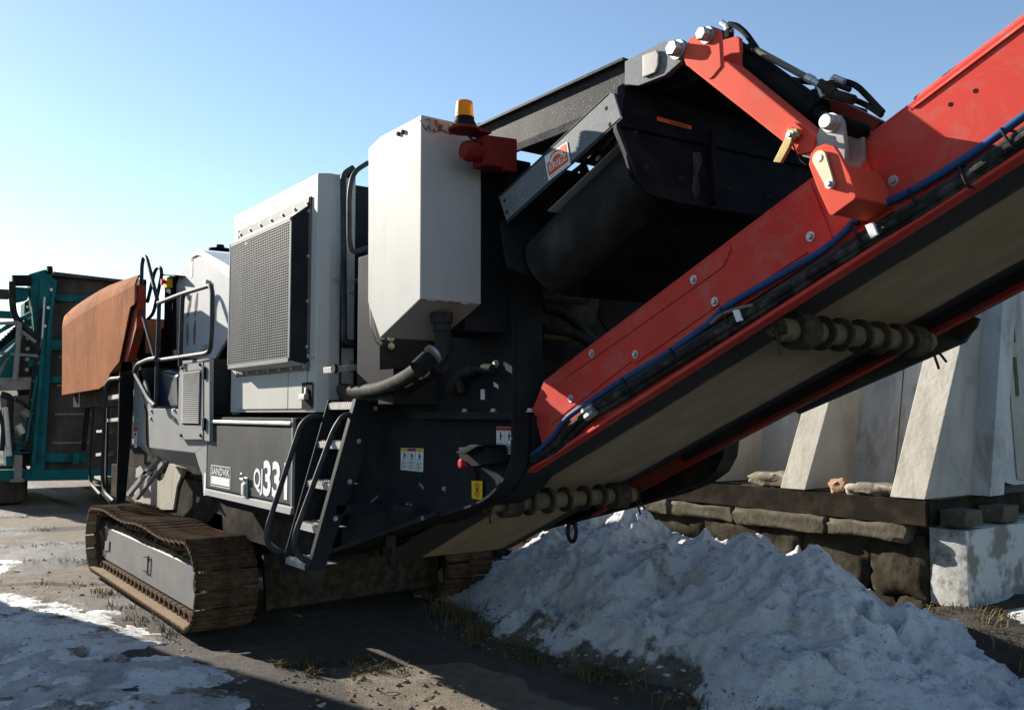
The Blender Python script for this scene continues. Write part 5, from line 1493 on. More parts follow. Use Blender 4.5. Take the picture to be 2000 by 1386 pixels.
P('steel_pipe', MB().tube([(-2.201, 2.73, 3.041), (-1.957, 2.73, 2.848)], 0.0125, 10), pipe_tan, ram)
P('hose_fitting', MB().cyl((-1.965, 2.73, 2.856), (-1.94, 2.73, 2.836), 0.016, n=10).cyl((-1.942, 2.73, 2.838), (-1.915, 2.73, 2.813), 0.014, n=8).cyl((-1.919, 2.73, 2.811), (-1.904, 2.73, 2.765), 0.008, n=8), zinc, ram)
P('valve_body', MB().cyl((-1.922, 2.74, 2.821), (-1.861, 2.74, 2.766), 0.021, n=8).cyl((-1.861, 2.74, 2.766), (-1.785, 2.74, 2.723), 0.017, n=8).cyl((-1.876, 2.74, 2.793), (-1.872, 2.74, 2.817), 0.012, n=8), dark_dirty, ram)
P('hose_fitting', MB().cyl((-1.883, 2.75, 2.808), (-1.87, 2.75, 2.83), 0.010, n=8).cyl((-1.87, 2.75, 2.832), (-1.826, 2.75, 2.802), 0.011, n=8), zinc, ram)
P('ram_hose', MB().tube(fillet([(-1.856, 2.78, 2.821), (-1.802, 2.78, 2.79), (-1.76, 2.78, 2.738), (-1.726, 2.78, 2.693), (-1.704, 2.78, 2.665)], 0.06, 5), 0.011, 10), rubber, ram)
P('ram_hose', MB().tube(fillet([(-1.827, 2.78, 2.75), (-1.776, 2.78, 2.717), (-1.738, 2.78, 2.685), (-1.708, 2.78, 2.656)], 0.06, 5), 0.010, 10), rubber, ram)
P('ram_hose', MB().tube(fillet([(-2.13, 2.86, 2.928), (-2.05, 2.86, 2.89), (-1.941, 2.86, 2.853), (-1.879, 2.86, 2.812)], 0.06, 5), 0.010, 10), rubber, ram)
P('ram_hose', MB().tube(fillet([(-2.04, 2.86, 2.851), (-2.007, 2.86, 2.849), (-1.942, 2.86, 2.838)], 0.06, 5), 0.010, 10), rubber, ram)
P('far_link', MB().prism([(-2.007, 2.86, 2.822), (-1.922, 2.86, 2.786), (-1.762, 2.86, 2.668), (-1.802, 2.86, 2.631), (-1.924, 2.86, 2.703)], (0, 0.06, 0), 0.004), dirty_red, lk)

# grey clevis and red mounting block on the conveyor side
clev = MB().prism([(-1.846, 2.6, 2.58), (-1.803, 2.6, 2.646), (-1.779, 2.6, 2.648), (-1.752, 2.6, 2.636), (-1.739, 2.6, 2.612), (-1.73, 2.6, 2.517), (-1.734, 2.6, 2.436), (-1.814, 2.6, 2.519)], (0, 0.022, 0), 0.004)
cl = P('clevis', clev, bracket_grey)
P('clevis_plate', MB().prism([(-1.884, 2.715, 2.625), (-1.826, 2.715, 2.657), (-1.786, 2.715, 2.653), (-1.756, 2.715, 2.631), (-1.741, 2.715, 2.596), (-1.742, 2.715, 2.501), (-1.768, 2.715, 2.465), (-1.831, 2.715, 2.471)], (0, 0.022, 0), 0.004), bracket_grey, cl)
P('clevis_pin', MB().cyl((-1.753, 2.62, 2.605), Vector((-1.753, 2.62, 2.605)) + Vector((0, 0.12, 0)), 0.028, n=18), black_paint, cl)
P('pin_bolt', MB().lathe((-1.776, 2.6, 2.613), Vector((-1.776, 2.6, 2.613)) + Vector((0, -1, 0)), [(0, 0.032), (0.014, 0.032), (0.0145, 0.026), (0.038, 0.026), (0.042, 0.021)], 22), galv, cl)
mb_ = MB().prism([(-1.819, 2.525, 2.47), (-1.81, 2.525, 2.506), (-1.786, 2.525, 2.524), (-1.753, 2.525, 2.526), (-1.721, 2.525, 2.51), (-1.705, 2.525, 2.484), (-1.666, 2.525, 2.403), (-1.646, 2.525, 2.33), (-1.654, 2.525, 2.321), (-1.733, 2.525, 2.285), (-1.746, 2.525, 2.292), (-1.788, 2.525, 2.385)], (0, 0.018, 0), 0.004)
mblk = P('mounting_block', mb_, red_link)
P('block_tube', MB().prism([(-1.816, 2.545, 2.459), (-1.7, 2.545, 2.453), (-1.672, 2.545, 2.402), (-1.654, 2.545, 2.331), (-1.742, 2.545, 2.289)], (0, 0.20, 0), 0.006), red_link, mblk)
P('block_base', MB().prism([(-1.752, 2.735, 2.528), (-1.727, 2.735, 2.469), (-1.686, 2.735, 2.34), (-1.708, 2.735, 2.33), (-1.766, 2.735, 2.452)], (0, 0.012, 0), 0.002), red, mblk)
k1, k2 = Vector((-1.769, 2.522, 2.479)), Vector((-1.732, 2.522, 2.386))
pts = []
dk = (k2 - k1).normalized()
for k in range(13):
    a_ = rad(90 + k * 15)
    pts.append(k1 + (dk * math.cos(a_) + Vector((0, 1, 0)).cross(dk) * math.sin(a_)) * 0.026)
for k in range(13):
    a_ = rad(270 + k * 15)
    pts.append(k2 + (dk * math.cos(a_) + Vector((0, 1, 0)).cross(dk) * math.sin(a_)) * 0.016)
P('keeper_plate', MB().prism(pts, (0, -0.010, 0), 0.002), cream_zinc, mblk)
P('keeper_bolt', MB().hexbolt(k2 + Vector((0, -0.011, 0)), (0, -1, 0), 0.011), zinc, mblk)
P('keeper_hole', MB().lathe(k1 + Vector((0, -0.010, 0)), k1 + Vector((0, -1, 0)), [(0, 0.012), (0.002, 0.012), (0.0022, 0.007)], 16), galv, mblk)

# ------------------------------------------------------------------ overband magnet
bar_pts = [(-3.514, 2.46, 2.686), (-2.722, 2.46, 2.966), (-2.694, 2.46, 2.949), (-2.65, 2.46, 2.835), (-3.446, 2.46, 2.55)]
mg = P('magnet', MB().prism(bar_pts, (0, 0.010, 0), 0.002), bar_grey)
b = MB()
b.prism([(-3.514, 2.46, 2.686), (-2.722, 2.46, 2.966), (-2.811, 2.54, 3.009), (-3.628, 2.54, 2.72)], (0, 0, -0.010))
b.prism([(-3.446, 2.46, 2.55), (-2.65, 2.46, 2.835), (-2.736, 2.54, 2.874), (-3.558, 2.54, 2.58)], (0, 0, 0.010))
P('bar_flange', b, bar_grey, mg)
for p_ in ((-3.466, 2.46, 2.657), (-3.445, 2.459, 2.599), (-2.741, 2.46, 2.903), (-2.72, 2.46, 2.83)):
    P('bar_hole', MB().cyl(p_, Vector(p_) + Vector((0, -0.0006, 0)), 0.009, n=12), opening_shade, mg)
# maker's sticker: rounded orange tile with an arched horseshoe and lettering
q0, q1, q2, q3 = [Vector(p) for p in [(-3.152, 2.458, 2.796), (-2.993, 2.458, 2.825), (-2.969, 2.458, 2.72), (-3.123, 2.458, 2.679)]]
P('sticker', MB().prism([q0, q1, q2, q3], (0, -0.0012, 0), 0.0), sticker_white, mg)
def sq(u, v, k=0.0014):
    t_ = q0 + (q1 - q0) * u
    b_ = q3 + (q2 - q3) * u
    return t_ + (b_ - t_) * v + Vector((0, -k, 0))
P('sticker_field', MB().prism([sq(.06, .32), sq(.2, .30), sq(.24, .12), sq(.45, .03), sq(.65, .10), sq(.74, .05), sq(.94, .06), sq(.94, .82), sq(.06, .84)], (0, -0.0008, 0)), sticker_orange, mg)
arc_o = [sq(.5 + .30 * math.cos(rad(a_)), .40 - .27 * math.sin(rad(a_)), .0024) for a_ in range(0, 181, 20)]
arc_i = [sq(.5 + .20 * math.cos(rad(a_)), .40 - .17 * math.sin(rad(a_)), .0024) for a_ in range(180, -1, -20)]
b = MB()
for k in range(9):
    b.prism([arc_o[k], arc_o[k + 1], arc_i[8 - k], arc_i[9 - k]], (0, -0.0006, 0))
P('sticker_arch', b, sticker_white, mg)
ex = (sq(.9, .62) - sq(.1, .62)).normalized()
ez = (sq(.1, .40) - sq(.1, .68)).normalized()
add('sticker_lettering', text_mesh('sticker_lettering', 'ERIEZ', sticker_white, wall_frame(sq(.13, .70, .0026), ex, ez), (sq(.1, .44) - sq(.1, .70)).length, (sq(.9, .62) - sq(.13, .62)).length, 0.008), mg)
add('sticker_lettering', text_mesh('sticker_lettering', 'www.eriez.com', sticker_orange, wall_frame(sq(.10, .955, .0018), ex, ez), (sq(.1, .89) - sq(.1, .96)).length, (sq(.9, .62) - sq(.13, .62)).length), mg)
# end plates facing up the conveyor, drum and belt between them
P('end_plate', MB().prism([(-3.565, 2.508, 2.582), (-3.462, 2.477, 2.344), (-3.441, 2.623, 2.296), (-3.459, 3.524, 2.338), (-3.578, 4.443, 2.611), (-3.715, 3.793, 2.926), (-3.73, 3.035, 2.961)], cv(-0.012, 0, 0)), charcoal, mg)
P('end_plate', MB().prism([(-2.78, 2.594, 3.045), (-2.678, 2.469, 2.811), (-2.583, 2.445, 2.592), (-2.549, 2.512, 2.515), (-2.543, 2.672, 2.501), (-2.549, 3.17, 2.514), (-2.559, 3.704, 2.538), (-2.722, 4.126, 2.912), (-2.757, 3.876, 2.993), (-2.771, 3.458, 3.026)], cv(-0.012, 0, 0)), black_paint, mg)
P('edge_strip', MB().prism([(-2.762, 2.543, 3.017), (-2.775, 2.587, 3.046), (-2.77, 2.597, 3.036), (-2.67, 2.47, 2.804), (-2.577, 2.475, 2.591), (-2.575, 2.462, 2.587), (-2.668, 2.448, 2.8)], cv(-0.02, 0, 0)), charcoal, mg)
P('cross_channel', MB().prism([(-2.67, 2.473, 2.831), (-2.696, 2.555, 2.89), (-2.693, 2.558, 2.883), (-2.695, 2.756, 2.887), (-2.693, 3.825, 2.883), (-2.679, 3.804, 2.851), (-2.662, 2.471, 2.811)], cv(-0.05, 0, 0)), black_paint, mg)
da, db = cv(-2.20, 2.72, 3.535), cv(-1.36, 2.72, 3.535)
P('drum', MB().lathe(da, db, [(0, 0.15), (0.01, 0.165), (0.42, 0.170), (0.83, 0.165), (0.84, 0.15)], 40), drum_rubber, mg)
P('magnet_belt', cvbox(cvbox(MB(), -2.19, -1.37, 2.72, 4.05, 3.365, 3.375), -2.19, -1.37, 2.72, 4.05, 3.69, 3.70), rubber, mg)
P('magnet_core', cvbox(MB(), -2.1, -1.45, 2.9, 4.0, 3.42, 3.66, 0.02), dark_dirty, mg)
P('belt_edge', MB().prism([cv(-2.0, 2.60, 3.70), cv(-1.37, 2.60, 3.685), cv(-1.37, 2.60, 3.69), cv(-2.0, 2.60, 3.705)], (0, 0.1, 0)), sticker_white, mg)
bolts('plate_bolt', [(-2.67, 2.552, 2.794), (-2.599, 2.545, 2.632), (-2.591, 2.736, 2.613), (-2.59, 3.02, 2.611), (-2.591, 3.296, 2.615)], (math.cos(TH), 0, math.sin(TH)), 0.012, dark_dirty, mg)
P('plate_rib', MB().prism([(-2.711, 3.03, 2.892), (-2.712, 3.051, 2.894), (-2.548, 2.879, 2.517), (-2.548, 2.86, 2.517)], cv(0.03, 0, 0)), black_paint, mg)
P('mud_streak', MB().prism([(-2.656, 2.877, 2.765), (-2.663, 2.929, 2.78), (-2.643, 2.925, 2.734), (-2.612, 2.858, 2.663), (-2.576, 2.831, 2.581), (-2.552, 2.779, 2.526), (-2.573, 2.777, 2.573), (-2.612, 2.834, 2.663)], cv(0.003, 0, 0)), roller_dirt, mg)
wA, wB = Vector((-2.7, 2.71, 2.906)), Vector((-2.699, 2.919, 2.905))
wD = Vector((-2.69, 2.7, 2.884))
P('warning_sticker', MB().prism([wA, wB, wB + (wD - wA), wD], cv(0.001, 0, 0)), sticker_orange, mg)
ex = (wB - wA).normalized()
ez = (wA - wD).normalized()
add('sticker_lettering', text_mesh('sticker_lettering', 'WARNING', sticker_ink, wall_frame(wD + ex * 0.075 + ez * 0.004 + cv(0.0018, 0, 0), ex, ez), (wA - wD).length * 0.62, 0.11, 0.015), mg)
for k in range(5):
    u_ = -2.02 + k * 0.13
    P('coil_terminal', MB().cyl(cv(u_, 2.66, 3.70), cv(u_, 2.66, 3.79), 0.022, n=10).cyl(cv(u_, 2.66, 3.73), cv(u_, 2.66, 3.75), 0.032, n=10), dark_dirty, mg)
P('coil_cable', MB().tube(fillet([cv(-2.1, 2.64, 3.78), cv(-1.9, 2.63, 3.80), cv(-1.7, 2.64, 3.775), cv(-1.45, 2.66, 3.80)], 0.1), 0.012, 8), rubber, mg)
P('motor', MB().cyl((-3.025, 3.369, 3.195), (-3.022, 3.532, 3.187), 0.05, n=16).cyl((-3.024, 3.443, 3.194), (-3.023, 3.457, 3.191), 0.06, n=16), dark_dirty, mg)

# pipework behind, above the conveyor's tail
b = MB()
b.tube(fillet([(-4.3, 3.336, 2.337), (-4.3, 3.701, 2.345), (-4.3, 3.736, 2.445), (-4.3, 3.728, 2.509)], 0.08, 5), 0.022, 10)
b.tube(fillet([(-4.3, 3.336, 2.288), (-4.3, 3.535, 2.254), (-4.3, 3.7, 2.119), (-4.3, 3.914, 2.031)], 0.1, 5), 0.03, 10)
b.tube(fillet([(-4.3, 3.335, 2.164), (-4.3, 3.617, 2.147), (-4.3, 3.827, 1.996)], 0.1, 5), 0.03, 10)
P('hose_bundle', b, hose_grey, frame)
P('pipe', MB().cyl((-4.35, 3.358, 2.131), (-4.35, 3.743, 2.131), 0.035, n=14), roller_core, frame)
P('crusher_outlet', MB().box(-5.6, -4.55, 2.75, 4.7, 1.35, 2.75, 0.02), dark_dirty, frame)
P('chute_plate', MB().prism([(-3.9, 3.474, 2.39), (-3.9, 3.93, 2.428), (-3.9, 3.928, 2.322), (-3.9, 3.551, 2.085), (-3.9, 3.434, 2.197)], (-0.02, 0, 0)), charcoal, frame)

# ------------------------------------------------------------------ left body panels, louvre door, jaw guard
GY_ = 2.30
b = MB().prism([(-9.911, 2.3, 2.248), (-9.737, 2.3, 2.208), (-9.325, 2.3, 1.925), (-9.094, 2.3, 1.698), (-8.204, 2.3, 1.685), (-8.207, 2.3, 2.11), (-7.347, 2.3, 2.091), (-7.327, 2.3, 1.424), (-7.685, 2.3, 1.322), (-9.48, 2.3, 1.32), (-9.832, 2.3, 1.33)], (0, 0.02, 0), 0.004)
bp = P('body_panel', b, mid_grey)
A_ = [Vector(p) for p in [(-9.48, 2.3, 1.317), (-7.685, 2.3, 1.32), (-7.327, 2.3, 1.424), (-7.312, 2.3, 1.002), (-7.443, 2.3, 1.001), (-7.48, 2.3, 1.147), (-7.566, 2.3, 1.209)]]
b = MB().loft([A_[0], A_[1], A_[1] + Vector((0, 0.02, 0)), A_[0] + Vector((0, 0.02, 0))],
              [Vector((-9.422, 2.42, 1.187)), Vector((-7.961, 2.42, 1.186)), Vector((-8.027, 2.44, 1.191)), Vector((-9.501, 2.44, 1.193))])
P('underside', b, mid_grey, bp)
P('leg', MB().prism([A_[1], A_[2], A_[3], A_[4], A_[5], A_[6]], (0, 0.03, 0), 0.003), mid_grey, bp)
P('end_skin', MB().prism([(-9.875, 2.292, 2.225), (-9.744, 2.292, 2.197), (-9.466, 2.292, 1.888), (-9.288, 2.292, 1.684), (-9.217, 2.292, 1.357), (-9.778, 2.292, 1.342)], (0, 0.006, 0), 0.002), mid_grey, bp)
P('corner_post', MB().prism([(-9.323, 2.285, 1.734), (-9.26, 2.285, 1.684), (-9.188, 2.285, 1.348), (-8.935, 2.285, 1.24), (-8.989, 2.285, 1.233), (-9.283, 2.285, 1.336)], (0, 0.006, 0)), black_paint, bp)
bolts('panel_bolt', ((-9.556, 2.292, 1.588), (-9.083, 2.298, 1.674), (-9.095, 2.298, 1.6), (-8.307, 2.298, 1.677), (-8.3, 2.298, 1.599)), (0, -1, 0), 0.014, zinc, bp)
ld = P('louvre_door', MB().prism([(-8.038, 2.262, 2.065), (-7.408, 2.262, 2.076), (-7.363, 2.262, 1.44), (-8.016, 2.262, 1.425)], (0, 0.036, 0), 0.005), mid_grey, bp)
P('door_post', MB().prism([(-7.378, 2.265, 2.079), (-7.247, 2.265, 2.08), (-7.203, 2.265, 1.428), (-7.333, 2.265, 1.433)], (0, 0.034, 0), 0.003), mid_grey, bp)
l0, l1 = Vector((-7.933, 2.26, 1.977)), Vector((-7.45, 2.26, 1.994))
l2 = Vector((-7.915, 2.26, 1.567))
b = MB()
NL = 27
zt, zb = l0.z, l2.z
for k in range(NL):
    z = zb + (zt + 0.02 - zb) * k / NL
    b.prism([(l0.x, 2.258, z), (l0.x, 2.246, z + 0.004), (l0.x, 2.258, z + 0.013)], (l1.x - l0.x, 0, 0))
tag(P('louvres', b, mid_grey, ld), 'narrow louvre slats of the side door', kind='stuff')
P('louvre_backing', MB().box(l0.x - 0.01, l1.x + 0.01, 2.2595, 2.2612, zb - 0.01, zt + 0.03), opening_shade, ld)
for p_ in ((-7.348, 2.258, 1.974), (-7.32, 2.258, 1.564)):
    p_ = Vector(p_)
    P('hinge', MB().box(p_.x - 0.02, p_.x + 0.03, 2.245, 2.262, p_.z - 0.05, p_.z + 0.05, 0.004), black_paint, ld)
bolts('door_bolt', ((-7.968, 2.26, 2.036), (-7.467, 2.26, 2.045), (-7.952, 2.26, 1.462), (-7.412, 2.26, 1.472)), (0, -1, 0), 0.010, dark_dirty, ld)
P('side_box_cheek', MB().prism([(-7.37, 2.30, 1.64), (-7.37, 2.60, 1.64), (-7.37, 2.60, 2.09), (-7.37, 2.30, 2.09)], (0.02, 0, 0)), charcoal, bp)  # charcoal puts this face's shade into its colour
P('gap_post', MB().box(-7.26, -7.20, 2.46, 2.50, 1.64, 2.06), cream_zinc, bp)
# dark blue fuel tank inside the opening
b = MB().prism([(-9.467, 2.42, 2.065), (-9.113, 2.42, 2.072), (-8.676, 2.42, 2.026), (-8.615, 2.42, 1.682), (-9.508, 2.42, 1.685), (-9.535, 2.42, 1.969)], (0, 0.45, 0), 0.05, 4)
P('fuel_tank', b, blue_black, bp)
P('recess_shade', MB().prism([(-11.931, 2.75, 2.395), (-9.782, 2.75, 2.28), (-9.733, 2.75, 1.676), (-11.853, 2.75, 1.681)], (0, 0.02, 0)), opening_shade, bp)  # dark sheet standing in for the shade of the opening
# sticker on the body's far end
c = Vector((-9.631, 2.29, 1.408))
P('warning_sticker', MB().box(c.x - 0.05, c.x + 0.055, 2.2885, 2.2905, c.z - 0.10, c.z + 0.10), sticker_white, bp)
P('sticker_heading', MB().box(c.x - 0.05, c.x + 0.055, 2.2875, 2.2884, c.z + 0.06, c.z + 0.10), sticker_red, bp)
b = MB()
for k in range(5):
    b.box(c.x - 0.04, c.x + 0.04, 2.2875, 2.2884, c.z - 0.08 + k * 0.018, c.z - 0.074 + k * 0.018)
b.box(c.x - 0.03, c.x + 0.03, 2.2875, 2.2884, c.z + 0.015, c.z + 0.05)
P('sticker_print', b, sticker_ink, bp)
c = Vector((-7.402, 2.298, 1.082))
P('warning_sticker', MB().box(c.x - 0.02, c.x + 0.02, 2.2975, 2.2985, c.z - 0.09, c.z + 0.09), sticker_white, bp)
# stairs: slanting grey side frame and pale leg under the body
b = MB().prism([(-9.154, 2.36, 1.225), (-8.847, 2.36, 1.213), (-9.922, 2.36, 0.779), (-10.337, 2.36, 0.748)], (0, 0.02, 0), 0.003)
P('slant_brace', MB().prism([(-9.136, 2.36, 1.23), (-9.043, 2.36, 1.219), (-10.183, 2.36, 0.781), (-10.341, 2.36, 0.781)], (0, 0.04, 0), 0.002).prism([(-8.916, 2.36, 1.205), (-8.811, 2.36, 1.2), (-9.878, 2.36, 0.762), (-10.049, 2.36, 0.759)], (0, 0.04, 0), 0.002).prism([(-9.562, 2.36, 1.081), (-9.196, 2.36, 1.08), (-9.248, 2.36, 1.038), (-9.658, 2.36, 1.035)], (0, 0.04, 0), 0.002), mid_grey, bp)
P('pale_leg', MB().prism([(-11.012, 2.6, 0.999), (-10.564, 2.6, 1.095), (-9.921, 2.6, 0.937), (-9.767, 2.6, 0.972), (-9.554, 2.6, 1.14), (-9.054, 2.6, 1.113), (-9.264, 2.6, 0.926), (-9.369, 2.6, 0.691), (-10.917, 2.6, 0.559)], (0, 0.04, 0), 0.004), concrete_pale, chassis)
P('red_stand', MB().prism([(-8.501, 2.62, 0.577), (-8.131, 2.62, 0.773), (-7.936, 2.62, 0.768), (-7.9, 2.62, 0.617)], (0, 0.03, 0), 0.003).prism([(-9.614, 2.66, 1.005), (-9.47, 2.66, 1.039), (-9.403, 2.66, 0.659), (-9.62, 2.66, 0.64)], (0, 0.03, 0), 0.003), red, chassis)

# jaw guard: grey side disc with white rolled edge
gp = [(-9.642, 2.66, 2.216), (-9.769, 2.66, 2.383), (-9.802, 2.66, 2.547), (-9.782, 2.66, 2.762), (-9.703, 2.66, 2.943), (-9.564, 2.66, 3.061), (-9.355, 2.66, 3.162), (-9.133, 2.66, 3.204), (-8.982, 2.66, 3.203), (-8.849, 2.66, 3.174), (-7.938, 2.66, 2.834), (-7.694, 2.66, 2.742), (-7.674, 2.66, 2.385), (-7.936, 2.66, 2.359), (-8.347, 2.66, 2.152)]
jg = P('jaw_guard', MB().prism(gp, (0, 0.03, 0), 0.004), guard_grey)
P('guard_edge', MB().prism([(-9.098, 2.645, 3.192), (-8.983, 2.645, 3.232), (-8.852, 2.645, 3.238), (-8.738, 2.645, 3.207), (-7.658, 2.645, 2.861), (-7.651, 2.645, 2.736), (-7.893, 2.645, 2.827), (-8.799, 2.645, 3.166), (-8.931, 2.645, 3.194)], (0, 0.9, 0), 0.004), white_paint, jg)
P('guard_top', MB().prism([(-8.936, 2.67, 3.253), (-8.82, 2.67, 3.221), (-7.73, 2.67, 2.873), (-7.731, 2.67, 2.891)], (0, 1.1, 0.02)), guard_grey, jg)
e0 = Vector((-9.632, 3.1, 3.391))
P('exhaust_cap', MB().lathe(e0 - Vector((0, 0, 0.9)), e0 + Vector((0, 0, 1)), [(0, 0.05), (0.90, 0.05), (0.90, 0.12), (0.915, 0.12), (0.92, 0.045), (0.96, 0.04)], 20), black_paint, jg)
b = MB()
for rows in (((-9.13, 2.658, 2.808), (-9.235, 2.658, 2.607)), ((-8.93, 2.658, 2.812), (-8.98, 2.658, 2.595)), ((-9.23, 2.658, 2.545), (-9.213, 2.658, 2.328)), ((-8.976, 2.658, 2.545), (-8.993, 2.658, 2.324))):
    t0, t1 = Vector(rows[0]), Vector(rows[1])
    for k in range(13):
        z = t1.z + (t0.z - t1.z) * k / 12
        x = t1.x + (t0.x - t1.x) * k / 12
        wv = 0.10 * (1 - 0.55 * abs(k - 6) / 6)
        b.box(x - wv / 2, x + wv / 2, 2.657, 2.6592, z, z + 0.009)
tag(P('vent_slits', b, black_paint, jg), 'small vent slits pressed into the jaw guard', kind='stuff')
c = Vector((-9.127, 2.655, 3.131))
P('warning_sticker', MB().box(c.x - 0.03, c.x + 0.03, 2.6565, 2.659, c.z - 0.13, c.z + 0.07), sticker_white, jg)
P('sticker_heading', MB().box(c.x - 0.03, c.x + 0.03, 2.6555, 2.6564, c.z + 0.03, c.z + 0.07), sticker_red, jg)
for p_ in ((-9.573, 2.65, 2.27), (-8.625, 2.65, 2.272), (-8.59, 2.65, 2.877)):
    p_ = Vector(p_)
    P('guard_latch', MB().box(p_.x - 0.035, p_.x + 0.035, 2.62, 2.655, p_.z - 0.03, p_.z + 0.03, 0.004), galv, jg)

# ------------------------------------------------------------------ walkway handrails
HY = 2.24
def rail(name, pts, r=0.019, y=HY):
    return MB().tube(fillet(pts, 0.09, 5), r, 10)
hr = P('walkway_handrail', rail('', [(-8.716, 2.24, 2.671), (-7.964, 2.24, 2.676), (-7.181, 2.24, 2.662), (-7.127, 2.24, 2.603), (-7.12, 2.24, 2.319), (-7.146, 2.24, 2.139), (-7.261, 2.24, 2.125), (-8.737, 2.24, 2.137)]), tube_dark)
P('rail_post', rail('', [(-7.934, 2.24, 2.677), (-7.955, 2.24, 2.383), (-7.959, 2.24, 2.052)]), tube_dark, hr)
P('rail_post', rail('', [(-8.681, 2.24, 2.667), (-8.703, 2.24, 2.155), (-8.696, 2.24, 1.706)]), tube_dark, hr)
P('rail_loop', MB().tube(fillet([(-9.585, 2.3, 2.719), (-9.608, 2.3, 3.14), (-9.555, 2.3, 3.222), (-9.475, 2.3, 3.226), (-9.391, 2.3, 3.173), (-8.95, 2.3, 2.698)], 0.12, 5), 0.019, 10), tube_dark, hr)
P('rail_loop', MB().tube(fillet([(-10.365, 2.55, 2.867), (-10.099, 2.55, 3.173), (-9.979, 2.55, 3.207), (-9.856, 2.55, 3.18), (-9.81, 2.55, 3.109), (-10.097, 2.55, 2.718), (-10.304, 2.55, 2.681)], 0.12, 5), 0.019, 10), tube_dark, hr)
P('rail_brace', MB().tube([(-9.331, 2.24, 2.66), (-8.755, 2.24, 2.138)], 0.017, 10), tube_dark, hr)
P('rail_loop', MB().tube(fillet([(-8.583, 2.2, 2.148), (-8.851, 2.2, 2.151), (-9.267, 2.2, 2.121), (-9.359, 2.2, 2.045), (-9.09, 2.2, 1.918), (-8.777, 2.2, 1.768), (-8.577, 2.2, 1.719)], 0.10, 5), 0.021, 10), tube_dark, hr)
P('rail_peg', MB().tube([(-9.696, 2.24, 2.631), (-9.365, 2.24, 2.597)], 0.022, 10), galv, hr)
cp = P('control_post', MB().prism([(-9.954, 2.62, 3.084), (-9.664, 2.62, 3.092), (-9.589, 2.62, 2.212), (-9.956, 2.62, 2.23)], (0, 0.08, 0), 0.006), black_paint)
P('post_roof', MB().prism([(-9.809, 2.56, 3.11), (-9.35, 2.56, 3.042), (-9.367, 2.56, 3.028), (-9.808, 2.56, 3.093)], (0, 0.2, 0)), charcoal, cp)
c = Vector((-9.698, 2.6, 3.008))
P('button_box', MB().box(c.x - 0.07, c.x + 0.05, 2.56, 2.62, c.z - 0.06, c.z + 0.05, 0.008), sticker_yellow, cp)
P('stop_button', MB().lathe(c + Vector((0.02, -0.04, 0)), c + Vector((0.02, -1, 0)), [(0, 0.02), (0.03, 0.02), (0.031, 0.035), (0.05, 0.032)], 14), button_red, cp)
P('machine_mass', MB().box(-10.4, -9.3, 2.7, 3.9, 1.0, 2.6, 0.03), dark_dirty, chassis)

# ------------------------------------------------------------------ feed hopper
hop = [(-12.966, 2.16, 1.888), (-13.101, 2.16, 2.772), (-12.459, 2.16, 2.807), (-11.886, 2.16, 2.841), (-11.3, 2.16, 2.86), (-10.814, 2.16, 2.878), (-10.361, 2.16, 2.883), (-9.763, 2.16, 2.889), (-9.282, 2.16, 2.902), (-9.281, 2.16, 2.711), (-9.443, 2.16, 2.696), (-9.835, 2.16, 2.181), (-10.282, 2.16, 2.061), (-10.296, 2.16, 1.98), (-10.763, 2.16, 1.919)]
hp_ = P('feed_hopper', MB().prism(hop, (0, 0.02, 0.02)), rust_plate)
rows = [[Vector(p) for p in r] for r in ([(-13.101, 2.16, 2.772), (-12.459, 2.16, 2.807), (-11.886, 2.16, 2.841), (-11.3, 2.16, 2.86), (-10.814, 2.16, 2.878), (-10.361, 2.16, 2.883), (-9.763, 2.16, 2.889), (-9.282, 2.16, 2.902)],
                                         [(-13.168, 2.175, 2.853), (-12.542, 2.175, 2.893), (-11.964, 2.175, 2.921), (-11.403, 2.175, 2.94), (-10.898, 2.175, 2.956), (-10.442, 2.175, 2.959), (-9.815, 2.175, 2.951), (-9.29, 2.175, 2.949)],
                                         [(-13.418, 2.23, 2.946), (-12.852, 2.23, 2.991), (-12.261, 2.23, 3.02), (-11.715, 2.23, 3.037), (-11.182, 2.23, 3.05), (-10.713, 2.23, 3.05), (-10.046, 2.23, 3.031), (-9.447, 2.23, 3.014)],
                                         [(-14.005, 2.34, 3.026), (-13.453, 2.34, 3.079), (-12.836, 2.34, 3.108), (-12.265, 2.34, 3.125), (-11.708, 2.34, 3.138), (-11.218, 2.34, 3.137), (-10.52, 2.34, 3.116), (-9.872, 2.34, 3.092)])]
b = MB()
vr = [[b.bm.verts.new(p) for p in r] for r in rows]
vb = [[b.bm.verts.new(p + Vector((0, 0.012, -0.012))) for p in r] for r in rows]
for i in range(3):
    for k in range(7):
        b.bm.faces.new((vr[i][k], vr[i][k + 1], vr[i + 1][k + 1], vr[i + 1][k]))
        b.bm.faces.new((vb[i][k], vb[i + 1][k], vb[i + 1][k + 1], vb[i][k + 1]))
for k in range(7):
    b.bm.faces.new((vr[3][k], vr[3][k + 1], vb[3][k + 1], vb[3][k]))
bmesh.ops.recalc_face_normals(b.bm, faces=b.bm.faces)
P('hopper_fold', b, rust_plate, hp_, 60)
P('hopper_rib', MB().prism([(-9.472, 2.2, 2.906), (-9.331, 2.2, 2.911), (-9.346, 2.2, 2.487), (-9.684, 2.2, 2.17), (-10.017, 2.2, 2.191), (-9.619, 2.2, 2.726)], (0, 0.08, 0), 0.004), dirty_red, hp_)
P('black_post', MB().prism([(-10.512, 2.45, 3.131), (-10.22, 2.45, 3.095), (-10.195, 2.45, 2.224), (-10.461, 2.45, 2.237)], (0, 0.05, 0), 0.004), black_paint, hp_)
P('hopper_floor', MB().box(-13.0, -9.4, 2.3, 3.9, 1.72, 2.1, 0.02), dark_dirty, hp_)
